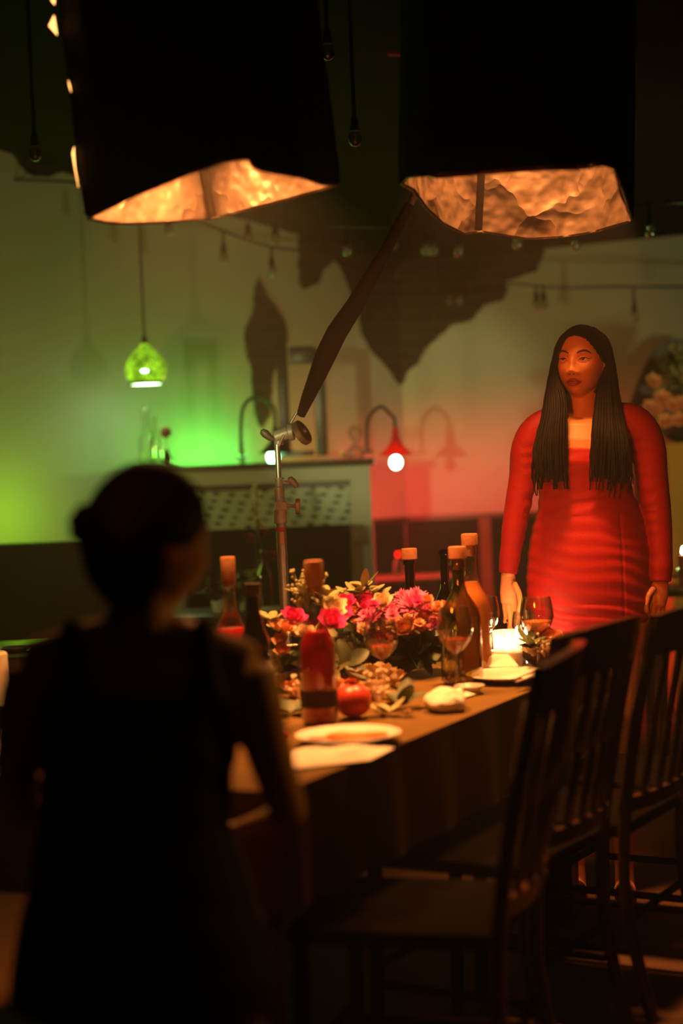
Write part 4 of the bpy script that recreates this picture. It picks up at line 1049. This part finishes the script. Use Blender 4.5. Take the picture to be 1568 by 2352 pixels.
for k in range(10): flower(t, 'leaf', 'leaf2', t.location+Vector((rnd(-.012, .012), 0, .34+k*.020)), .45, (rnd(-1, 1), -.5, .5))
for dx, dz in ((-.035, .30), (.06, .22), (.03, .32)): flower(t, 'rose', 'redpet', t.location+Vector((dx, -.02, dz)), .7, (0, -1, .5))
c = st(622, 7.15); single('folded_napkin', box(B(), (0, 0, .012), (.085, .06, .022), bev=.006), mat('greenish_napkin', (.50, .60, .45), .9), 'pale folded napkin at the right of the table before the fireplace', 'napkin').location = c
bottle(Vector((pt(917, 1330, 8.95).x, 8.95, .742)), .030, .125, .012, 'small clear bottle with red cap by the panelling', M['glass'], None, 0, M['redfruit'])
small_table(1600, 1330, 7.6, .5, .4, 'dark table at the right edge behind the woman\'s hand')
t = wineglass(Vector((pt(1550, 1340, 7.55).x, 7.55, .742)), .040, .085, 'small clear glass at the right edge behind the woman\'s hand')
def st2(px, d): return Vector((pt(px, 1400, d).x, d, .742))
t = thing('candle', 'small lit candle at the far right edge', 'candle', st2(1572, 7.6))
obj('wax', lathe(B(), [(0, 0), (.022, 0), (.022, .14), (0, .14)], 18), M['redpet'], t)
obj('flame', lathe(B(), [(0, .142), (.006, .15), (.003, .165), (0, .175)], 10), M['flame'], t)
c = Vector((pt(35, 1478, 6.0).x, 6.0, .742)); 
single('saucer', lathe(B(), [(0, 0), (.04, 0), (.06, .012), (.058, .014), (.038, .004), (0, .004)], 24), M['white'], 'small pale saucer on the shadowed table at far left', 'saucer').location = c
candle(ptz(-8, 1618, TZ+.002), .035, .14, 'pale unlit candle at the left edge beyond the seated person\'s shoulder', lit=False)
# ================================================================ heads
def head_bm(hw=.073, hd=.093, hh=.109, nU=120, nV=90, feat=1.0):
    """face toward -y, centre of head at origin"""
    def G(x, z, cx, cz, sx, sz): return math.exp(-((x-cx)/sx)**2-((z-cz)/sz)**2)
    def bump(x, z):
        ax = abs(x)
        b = .010*G(x, z, 0, -.008, .008, .024)+.021*G(x, z, 0, -.034, .0105, .011)+.010*G(ax, z, .013, -.039, .0065, .007)
        b -= .010*G(ax, z, .031, .003, .017, .011); b += .0045*G(ax, z, .030, .024, .022, .008)
        b += .008*G(x, z, 0, -.060, .020, .007)+.009*G(x, z, 0, -.070, .017, .006)-.004*G(x, z, 0, -.0645, .022, .0025)
        b += .010*G(x, z, 0, -.094, .020, .013)+.006*G(ax, z, .042, -.030, .018, .022)-.004*G(x, z, 0, -.080, .02, .006)
        b += .003*G(ax, z, .014, -.062, .012, .02)
        return b*feat
    def width(uz): return hw*(1-.33*max(0, -uz)**1.9)
    def fy(x, z):
        uz = max(-.999, min(.999, z/hh)); xs = x/width(uz); r = 1-uz*uz-xs*xs
        depth = hd*(1-.10*max(0, -uz)**2)
        return -(depth*math.sqrt(max(0, r))**.85)-bump(x, z)
    bm = B(); rows = []
    for j in range(nV+1):
        ph = PI*j/nV; uz = math.cos(ph); r = math.sin(ph); row = []
        for i in range(nU):
            th = 2*PI*i/nU; ux, uy = r*math.sin(th), -r*math.cos(th)
            x = width(uz)*ux; z = hh*uz
            if uy < 0:
                rr = math.sqrt(max(1e-9, 1-uz*uz-ux*ux)); y = -(hd*(1-.10*max(0, -uz)**2)*rr**.85)
                y -= bump(x, z)*min(1, -uy*2.2)
            else:
                y = uy*hd*1.02*(1-.35*max(0, -uz)**1.5)
            row.append(Vector((x, y, z)))
        rows.append(row)
    V = [[bm.verts.new(p) for p in (row if 0 < j < nV else row[:1])] for j, row in enumerate(rows)]
    for j in range(nV):
        a, b = V[j], V[j+1]
        for k in range(nU):
            l = (k+1) % nU
            if len(a) == 1: bm.faces.new((a[0], b[k], b[l]))
            elif len(b) == 1: bm.faces.new((a[k], b[0], a[l]))
            else: bm.faces.new((a[k], b[k], b[l], a[l]))
    for s in (-1, 1):   # ears
        ell(bm, (s*hw*.99, .008, -.008), (.008, .017, .028), Matrix.Rotation(s*.25, 3, 'Z'), 14)
    return bm, fy
def join(dst, src, Mx):
    src.transform(Mx); me = bpy.data.meshes.new('t'); src.to_mesh(me); src.free(); dst.from_mesh(me); bpy.data.meshes.remove(me)
# ================================================================ standing woman
WD = 5.2; s = WD/FP
def W(x, y, dd=0): return pt(x, y, WD+dd)
def px(r): return r*s
feet = Vector((W(1345, 1400).x, WD, 0))
wm = thing('person', 'person standing in ruched red dress with long black braids, arms hanging', 'person', feet)
hc = W(1334, 834, .0)
HM = Matrix.Translation(hc) @ (Matrix.Rotation(math.radians(-24), 4, 'Z') @ Matrix.Rotation(math.radians(-4), 4, 'X') @ Matrix.Rotation(math.radians(2), 4, 'Y'))
hb_, fy = head_bm()
bm = B(); join(bm, hb_, HM)
loft(bm, [W(1337, 880, .02), W(1337, 915, .02), W(1338, 945, .02), W(1340, 985, .015)], [(.050, .052), (.047, .050), (.052, .052), (.085, .06)], 28)
loft(bm, [W(1340, 945, .03), W(1300, 958, .03), W(1250, 975, .02)], [.042, .040, .046], 20, ref=(0, 1, 0))
loft(bm, [W(1340, 945, .03), W(1390, 952, .03), W(1450, 962, .02)], [.042, .042, .048], 20, ref=(0, 1, 0))
tor = [(1339, 975, 84, .075), (1338, 1010, 96, .098), (1337, 1060, 99, .108), (1341, 1110, 101, .100), (1345, 1150, 106, .095), (1350, 1200, 125, .108), (1352, 1260, 136, .122), (1350, 1329, 139, .128), (1354, 1390, 137, .122), (1357, 1425, 130, .115)]
loft(bm, [W(x, y) for x, y, a, b in tor], [(px(a), b) for x, y, a, b in tor], 40)
for s_, c in ((-1, ((1291, 1400, 62), (1296, 1450, 60), (1300, 1560, 54), (1306, 1700, 42), (1311, 1850, 38), (1321, 1985, 23), (1324, 2042, 24))), (1, ((1428, 1400, 62), (1430, 1450, 60), (1428, 1560, 54), (1428, 1700, 42), (1430, 1850, 38), (1433, 1985, 23), (1435, 2042, 24)))):
    loft(bm, [W(x, y, .02 if y > 1700 else 0) for x, y, r in c], [px(r)*.96 for x, y, r in c], 24)
    x, y, r = c[-1]; loft(bm, [W(x, y, .03), W(x, y+4, -.05), W(x, y+8, -.15)], [.030, .034, .028], 16, ref=(0, 0, 1))
aL = [(1285, 962, 26), (1252, 974, 33), (1226, 998, 36), (1208, 1038, 34), (1201, 1095, 30), (1190, 1155, 28), (1180, 1215, 26), (1172, 1270, 21), (1166, 1317, 16)]
aR = [(1405, 956, 28), (1440, 962, 36), (1468, 985, 40), (1488, 1030, 38), (1497, 1100, 34), (1507, 1170, 31), (1514, 1230, 27), (1517, 1290, 24), (1517, 1336, 19)]
def dens(A, n=20):
    P = curve_pts([Vector(a) for a in A], n); return [tuple(p) for p in P]
nA = len(aL); aL, aR = dens(aL), dens(aR)
for A in (aL, aR):
    loft(bm, [W(x, y, -.002*i) for i, (x, y, r) in enumerate(A)], [px(r)-.004 for x, y, r in A], 22)
def fing(pts, r0, r1): loft(bm, [W(*p) for p in pts], [r0+(r1-r0)*i/(len(pts)-1) for i in range(len(pts))], 12, ref=(0, 1, .01), cap=.9)
# her right hand (image left)
loft(bm, [W(1166, 1312, -.03), W(1167, 1335, -.03), W(1169, 1360, -.03), W(1170, 1384, -.03)], [(.020, .016), (.024, .016), (.029, .016), (.028, .013)], 18)
for p, r in ((((1183, 1376, -.035), (1189, 1400, -.04), (1190, 1420, -.035), (1187, 1438, -.025)), .0085), (((1174, 1382, -.03), (1180, 1408, -.036), (1182, 1430, -.03), (1179, 1449, -.018)), .0088), (((1165, 1382, -.028), (1169, 1408, -.03), (1171, 1428, -.024), (1168, 1444, -.012)), .0084), (((1156, 1378, -.024), (1158, 1400, -.024), (1160, 1416, -.018), (1158, 1430, -.008)), .0072)):
    fing(p, r, r*.78)
fing([(1180, 1340, -.045), (1191, 1362, -.055), (1195, 1385, -.06), (1190, 1408, -.058)], .0105, .0080)
# her left hand (image right)
loft(bm, [W(1517, 1330, -.03), W(1515, 1350, -.03), W(1511, 1372, -.035), (W(1507, 1390, -.035))], [(.023, .017), (.027, .017), (.030, .018), (.028, .014)], 18)
for p, r in ((((1492, 1386, -.045), (1487, 1408, -.055), (1490, 1424, -.045), (1496, 1434, -.028)), .0085), (((1502, 1392, -.04), (1498, 1414, -.048), (1500, 1432, -.038), (1506, 1442, -.02)), .0088), (((1512, 1392, -.034), (1510, 1413, -.038), (1512, 1430, -.028), (1517, 1438, -.012)), .0084), (((1521, 1388, -.028), (1521, 1406, -.03), (1523, 1420, -.02), (1526, 1427, -.008)), .0072)):
    fing(p, r, r*.78)
fing([(1500, 1352, -.05), (1488, 1368, -.062), (1483, 1388, -.068), (1485, 1406, -.064)], .0105, .0080)
bodyme = remesh(bm, 'body', .0034, 3, .5)
put_mesh('body', bodyme, M['skin'], wm)
# --- face parts
def H(x, z, off=0): return HM @ Vector((x, fy(x, z)-off, z))
def facetube(nm, pts, r, m, flat=None):
    bm = B(); P = [H(x, z, o) for x, z, o in pts]; n = len(P)
    cp = curve_pts(P, 20); rr = [max(.0003, r*math.sin(PI*min(.96, .10+.86*i/20))**.6) for i in range(21)]
    loft(bm, cp, rr, 8, (0, 1, .01), .3); return obj(nm, bm, m, wm, world=True)
EYW = mat('eye_white', (.75, .66, .55), .25, var=.03); IRIS = mat('brown_iris', (.05, .02, .01), .15); BROW = mat('dark_brow', (.045, .018, .008), .8); LIP = mat('rose_lips', (.30, .03, .03), .4, sss=.1)
for s_ in (-1, 1):
    ex, ez = s_*.031, .003
    c = HM @ Vector((ex, fy(ex, ez)+.0085, ez)); e = obj('eye', ell(B(), c, (.0122,)*3, n=20), EYW, wm, world=True)
    g = (HM.to_3x3() @ Vector((-.10, -1, .22))).normalized()
    obj('iris', ell(B(), c+g*.0088, (.0064, .0048, .0064), n=16), IRIS, e, world=True)
    o = .0028
    facetube('upper_lid', [(ex-s_*.0150, ez-.002, o), (ex-s_*.009, ez+.0045, o+.0015), (ex, ez+.0068, o+.002), (ex+s_*.009, ez+.0048, o+.0012), (ex+s_*.0150, ez+.001, o)], .0021, M['skin'])
    facetube('lash_line', [(ex-s_*.0135, ez-.0015, o+.001), (ex-s_*.007, ez+.0038, o+.003), (ex, ez+.0052, o+.0035), (ex+s_*.009, ez+.0034, o+.0025), (ex+s_*.015, ez+.002, o+.0005), (ex+s_*.0215, ez+.0058, 0)], .0013, M['hair'])
    facetube('lower_lid', [(ex-s_*.0135, ez-.003, o), (ex-s_*.006, ez-.0068, o+.0015), (ex+s_*.004, ez-.0072, o+.0015), (ex+s_*.0135, ez-.001, o)], .0012, M['skin'])
    facetube('eyebrow', [(s_*.013, .0200, -.0005), (s_*.022, .0255, 0), (s_*.034, .0285, 0), (s_*.044, .0255, 0), (s_*.051, .0200, 0)], .0034, BROW)
    facetube('nostril', [(s_*.0035, -.0425, .0), (s_*.0065, -.0425, .0), (s_*.010, -.042, -.001)], .0018, BROW)
facetube('upper_lip', [(-.0225, -.0640, -.001), (-.012, -.0600, .0005), (-.004, -.0580, .001), (0, -.0592, .001), (.004, -.0580, .001), (.012, -.0600, .0005), (.0225, -.0640, -.001)], .0046, LIP)
facetube('lower_lip', [(-.0205, -.0650, -.001), (-.011, -.0700, .0005), (0, -.0718, .001), (.011, -.0700, .0005), (.0205, -.0650, -.001)], .0056, LIP)
facetube('mouth_line', [(-.023, -.0645, .0008), (-.01, -.0638, .003), (0, -.0645, .0034), (.01, -.0638, .003), (.023, -.0645, .0008)], .0009, BROW)
# --- dress
bm = B()
td = [(1338, 1030, 93, .112), (1337, 1060, 103, .120), (1341, 1110, 105, .108), (1346, 1150, 110, .103), (1351, 1200, 129, .116), (1353, 1260, 140, .130), (1350, 1329, 143, .136), (1353, 1390, 142, .131), (1356, 1428, 139, .128), (1360, 1446, 136, .126)]
loft(bm, [W(x, y) for x, y, a, b in td], [(px(a), b) for x, y, a, b in td], 48, cap=.02)
for sx, ps in ((-1, ((1283, 948, 24), (1272, 985, 34), (1280, 1050, 45))), (1, ((1402, 944, 24), (1412, 985, 42), (1400, 1050, 50)))):
    loft(bm, [W(x, y, .02) for x, y, r in ps], [(px(r), b) for (x, y, r), b in zip(ps, (.062, .088, .108))], 24)
for A in (aL, aR):
    A2 = A if A is aL else A
    loft(bm, [W(x, y, -.002*i) for i, (x, y, r) in enumerate(A2)], [px(r)+(.003 if i < 18 else .006) for i, (x, y, r) in enumerate(A2)], 26, cap=.02)
HZ = W(1350, 1445).z
def ruche(p):
    lx = (p.x-W(1350, 1250).x); z = p.z
    if abs(lx) > .20 or z > W(1350, 1000).z: return .0006*noise.noise(Vector((p.x*20, p.y*20, p.z*60)))
    # gathers converge on two vertical seams
    sx = .085 if lx > -.03 else -.135
    slope = .22*lx if z < W(1350, 1180).z else -.12*lx
    q_ = z*150 + slope*150 + 3.5*noise.noise(Vector((lx*7, 0, z*9)))
    mod = .35+.65*max(0, noise.noise(Vector((lx*9+3, 1.7, z*7)))+.35)
    near = math.exp(-((lx-sx)/.05)**2)
    a = (.0010+.0022*near)*mod
    if z < HZ+.09: a = .0026
    if z > W(1350, 1120).z: a *= .7
    return a*math.sin(q_) - .0025*math.exp(-((lx-.085)/.004)**2)*(1 if z < W(1350, 1180).z else 0)
dm = remesh(bm, 'dress', .0036, 2, .5, ruche)
red = mat('red_ruched_dress', (.29, .003, .005), .62, spec=.25, var=.08, vscale=50, bump=.12, bscale=160)
put_mesh('dress', dm, red, wm)
# --- hair: cap over the skull and two curtains of braids
bm = B(); nV, nU = 130, 240; V = []
HR = HM.copy()
def cap_ok(ux, uy, uz):
    if uy > -.10: return True
    hl = .66-.62*abs(ux)**2.6-.10*abs(ux)+.012*noise.noise(Vector((ux*30, 0, 1)))   # hairline height
    return uz > hl
for j in range(nV+1):
    ph = PI*.80*j/nV; row = []
    for i in range(nU):
        th = 2*PI*i/nU; ux, uy, uz = math.sin(ph)*math.sin(th), -math.sin(ph)*math.cos(th), math.cos(ph)
        k = 1+.006*math.sin(th*46)
        row.append((Vector((.0835*ux*k, .106*uy*k+.004, .1175*uz)), cap_ok(ux, uy, uz)))
    V.append(row)
vv = [[bm.verts.new(HR @ p) for p, _ in r] for r in V]
for j in range(nV):
    for i in range(nU):
        k = (i+1) % nU
        if V[j][i][1] and V[j+1][i][1] and V[j][k][1] and V[j+1][k][1]:
            try: bm.faces.new((vv[j][i], vv[j+1][i], vv[j+1][k], vv[j][k]))
            except ValueError: pass
bmesh.ops.remove_doubles(bm, verts=bm.verts, dist=1e-5)
bmesh.ops.delete(bm, geom=[v for v in bm.verts if not v.link_faces], context='VERTS')
bmesh.ops.recalc_face_normals(bm, faces=bm.faces)
bmesh.ops.solidify(bm, geom=bm.faces[:], thickness=.010)
def curtain(outer, inner, dds, n, seed, side):
    random.seed(seed); oc = curve_pts([Vector((x, y, 0)) for x, y in outer], 30); ic = curve_pts([Vector((x, y, 0)) for x, y in inner], 30)
    dc = curve_pts([Vector((d, 0, 0)) for d in dds], 30)
    for k in range(n):
        u = (k+.5)/n+rnd(-.01, .01); lay = rnd(0, .020); cut = rnd(.86, 1.0) if random.random() < .75 else rnd(.80, 1.02)
        P = []; ph = rnd(0, 6)
        for i in range(31):
            if i/30 > cut: break
            a, b = oc[i], ic[i]; x = a.x+(b.x-a.x)*u; y = a.y+(b.y-a.y)*u
            v = max(0, i/30-.62)/.38
            x += v*v*5*math.sin(ph+i*.5)+ (rnd(-1, 1) if v > 0 else 0)
            edge = abs(u-.5)*2
            P.append(W(x, y, dc[i].x-lay+.022*edge**2))
        r = rnd(.0030, .0042)
        loft(bm, P, [r*(1+.16*math.sin(i*2.4)) if i < len(P)-3 else r*.55 for i in range(len(P))], 6, cap=.5)
curtain([(1318, 753), (1284, 780), (1266, 840), (1254, 900), (1243, 960), (1226, 1030), (1223, 1080), (1228, 1138)],
        [(1338, 755), (1304, 782), (1286, 830), (1284, 868), (1299, 915), (1300, 980), (1301, 1060), (1305, 1142)], [-.02, -.035, -.03, -.05, -.09, -.125, -.135, -.135], 62, 5, -1)
curtain([(1362, 753), (1396, 782), (1411, 840), (1420, 900), (1430, 960), (1442, 1020), (1450, 1080), (1452, 1138)],
        [(1343, 755), (1368, 785), (1378, 830), (1374, 880), (1367, 930), (1360, 990), (1354, 1060), (1350, 1146)], [-.02, -.035, -.02, -.045, -.08, -.125, -.135, -.135], 84, 8, 1)
# solid mass behind the braids
def backing(pts):
    loft(bm, [W(x, y, dd) for x, y, r, dd in pts], [(px(r), .016) for x, y, r, dd in pts], 16)
backing([(1276, 860, 14, 0), (1273, 930, 24, -.03), (1266, 1000, 33, -.085), (1263, 1060, 34, -.105), (1263, 1095, 30, -.108)])
backing([(1396, 860, 20, .02), (1396, 930, 30, -.02), (1400, 1000, 38, -.085), (1402, 1060, 44, -.105), (1403, 1095, 40, -.108)])
loft(bm, [W(1340, 830, .06), W(1340, 900, .07), W(1340, 960, .09), W(1340, 1010, .115)], [(.085, .04), (.095, .035), (.10, .025), (.09, .015)], 24)
obj('braided_hair', bm, M['hair'], wm, world=True)

# ================================================================ seated person, back to the camera
random.seed(5)
SD = 2.65; s = SD/FP
def S(x, y, dd=0): return pt(x, y, SD+dd)
bz = Vector((S(325, 2000).x, SD, 0))
sp = thing('person', 'person seated with back to the camera, dark hair in a low bun', 'person', bz)
hc = S(345, 1240, .0)
HM2 = Matrix.Translation(hc) @ Matrix.Rotation(math.radians(125), 4, 'Z') @ Matrix.Rotation(math.radians(8), 4, 'X')
hb2, fy2 = head_bm(.076, .094, .112, 100, 70)
bm = B(); join(bm, hb2, HM2)
loft(bm, [S(325, 1330, .0), S(322, 1400, .0), S(322, 1450, 0), S(325, 1500, .01)], [(.052, .055), (.050, .052), (.056, .055), (.10, .07)], 26)
for s_, e in ((-1, (85, 1540)), (1, (560, 1545))):
    loft(bm, [S(325, 1470, 0), S((325+e[0])/2, 1492, 0), S(*e, 0)], [.048, .046, .050], 20)
ts = [(325, 1520, 205, .085), (322, 1600, 225, .105), (318, 1700, 222, .108), (312, 1800, 215, .102), (308, 1900, 218, .100), (315, 2000, 240, .115), (325, 2120, 275, .140), (330, 2220, 300, .150), (330, 2280, 295, .145)]
loft(bm, [S(x, y) for x, y, a, b in ts], [(a*s, b) for x, y, a, b in ts], 40)
arm = [(572, 1548, 0, 68), (592, 1620, .0, 62), (612, 1710, .01, 56), (640, 1800, .03, 50), (662, 1862, .05, 44), (640, 1880, .16, 38), (600, 1890, .27, 30), (560, 1900, .36, 24)]
loft(bm, [S(x, y, d) for x, y, d, r in arm], [r*s for x, y, d, r in arm], 22, ref=(.2, 1, .3))
arm = [(80, 1548, 0, 68), (58, 1620, .0, 62), (44, 1710, .01, 56), (38, 1800, .03, 50), (45, 1862, .06, 44), (120, 1880, .16, 38), (210, 1900, .26, 30), (290, 1910, .34, 24)]
loft(bm, [S(x, y, d) for x, y, d, r in arm], [r*s for x, y, d, r in arm], 22, ref=(.2, 1, .3))
def fing2(pts, r): loft(bm, [S(*p) for p in pts], [r*(1-.08*i) for i in range(len(pts))], 10, ref=(.1, .2, 1), cap=.9)
for bx_, by_, bd, sg in ((560, 1905, .36, -1), (290, 1915, .34, 1)):
    loft(bm, [S(bx_, by_, bd), S(bx_+sg*30, by_+8, bd+.03), S(bx_+sg*70, by_+14, bd+.05)], [(.024, .018), (.034, .016), (.034, .013)], 16, ref=(0, .2, 1))
    for k in range(4):
        a = bd+.03+k*.018; fing2([(bx_+sg*62, by_+14, a), (bx_+sg*95, by_+20, a+.004), (bx_+sg*(118-4*abs(k-1.5)), by_+34, a), (bx_+sg*(128-6*abs(k-1.5)), by_+52, a)], .0085)
    fing2([(bx_+sg*20, by_-2, bd+.02), (bx_+sg*45, by_-8, bd-.005), (bx_+sg*75, by_+4, bd-.01)], .0100)
for s_ in (-1, 1):
    x0_ = 325+s_*130
    loft(bm, [S(x0_, 2235, .05), S(x0_+s_*14, 2190, .25), S(x0_+s_*10, 2150, .43)], [.082, .075, .056], 22, ref=(0, 0, 1))
    k = S(x0_+s_*10, 2150, .43); loft(bm, [k, Vector((k.x, k.y+.01, .30)), Vector((k.x, k.y-.02, .07))], [.056, .050, .034], 20, ref=(0, 1, 0))
    loft(bm, [Vector((k.x, k.y-.05, .045)), Vector((k.x, k.y+.02, .045)), Vector((k.x, k.y+.13, .032))], [.036, .038, .028], 16, ref=(0, 0, 1))
put_mesh('body', remesh(bm, 'body', .006, 3), M['skin2'], sp)
bm = B()
td = [(322, 1590, 222, .108), (320, 1640, 230, .114), (318, 1700, 229, .114), (312, 1800, 222, .108), (308, 1900, 225, .107), (315, 2000, 248, .122), (325, 2120, 284, .148), (330, 2220, 308, .158), (330, 2300, 304, .155)]
loft(bm, [S(x, y) for x, y, a, b in td], [(a*s, b) for x, y, a, b in td], 40, cap=.1)
for s_ in (-1, 1):
    x0_ = 325+s_*130
    loft(bm, [S(x0_, 2235, .05), S(x0_+s_*14, 2190, .25), S(x0_+s_*10, 2155, .36)], [.090, .083, .070], 22, ref=(0, 0, 1))
    loft(bm, [S(325+s_*150, 1470, .0), S(325+s_*155, 1530, -.05), S(325+s_*150, 1610, -.085)], [(.022, .050), (.020, .045), (.03, .03)], 14)
put_mesh('dark_top', remesh(bm, 'dark_top', .006, 3, .5, lambda p: .0015*math.sin(p.z*70+3*noise.noise(p*9))), mat('black_dress_cloth', (.014, .012, .010), .85, spec=.1), sp)
bm = B(); nV, nU = 36, 64; V = []
for j in range(nV+1):
    ph = PI*.86*j/nV; row = []
    for i in range(nU):
        th = 2*PI*i/nU; ux, uy, uz = math.sin(ph)*math.sin(th), -math.sin(ph)*math.cos(th), math.cos(ph)
        hl = .60-.75*abs(ux)**2.2
        kk = 1+.01*math.sin(th*30)
        row.append((HM2 @ Vector((.087*ux*kk, .106*uy*kk+.006, .122*uz)), uy > .12 or uz > hl))
    V.append(row)
vv = [[bm.verts.new(p) for p, _ in r] for r in V]
for j in range(nV):
    for i in range(nU):
        k = (i+1) % nU
        if V[j][i][1] and V[j+1][i][1] and V[j][k][1] and V[j+1][k][1]:
            try: bm.faces.new((vv[j][i], vv[j+1][i], vv[j+1][k], vv[j][k]))
            except ValueError: pass
bmesh.ops.remove_doubles(bm, verts=bm.verts, dist=1e-5)
bmesh.ops.delete(bm, geom=[v for v in bm.verts if not v.link_faces], context='VERTS')
bmesh.ops.recalc_face_normals(bm, faces=bm.faces)
bmesh.ops.solidify(bm, geom=bm.faces[:], thickness=.012)
hr = obj('hair', bm, M['hair'], sp, world=True)
bc = S(203, 1208, -.03); bm = B()
for k in range(60):
    a = k*.42; tt = k/60*PI
    p = bc+Vector((math.cos(a)*.020*math.sin(tt)-.0, math.sin(a)*.020*math.sin(tt), .024*math.cos(tt)))
    ell(bm, p, (.013, .013, .012), n=8)
put_mesh('bun', remesh(bm, 'bun', .003, 2), M['hair'], hr)
obj('hair_tie', loft(B(), [S(222, 1215, -.03), S(240, 1220, -.02)], [.020, .022], 16), M['blackfab'], hr, world=True)
single('bead', ell(B(), (0, 0, .008), (.008, .008, .008)), mat('blue_bead', (.10, .16, .45), .2), 'tiny blue bead beside the seated person\'s arm', 'bead').location = ptz(533, 1745, TZ+.002)
# stool
zz = S(330, 2300).z
t = thing('stool', 'dark round stool under the seated person', 'stool', (bz.x, SD+.02, 0))
obj('seat', lathe(B(), [(0, zz-.12), (.19, zz-.12), (.20, zz-.09), (.19, zz-.065), (0, zz-.065)], 32), M['chair'], t)
for sx in (-1, 1):
    for sy in (-1, 1): obj('leg', cyl(B(), (sx*.17, sy*.17, 0), (sx*.12, sy*.12, zz-.12), .014, n=12), M['chair'], t)
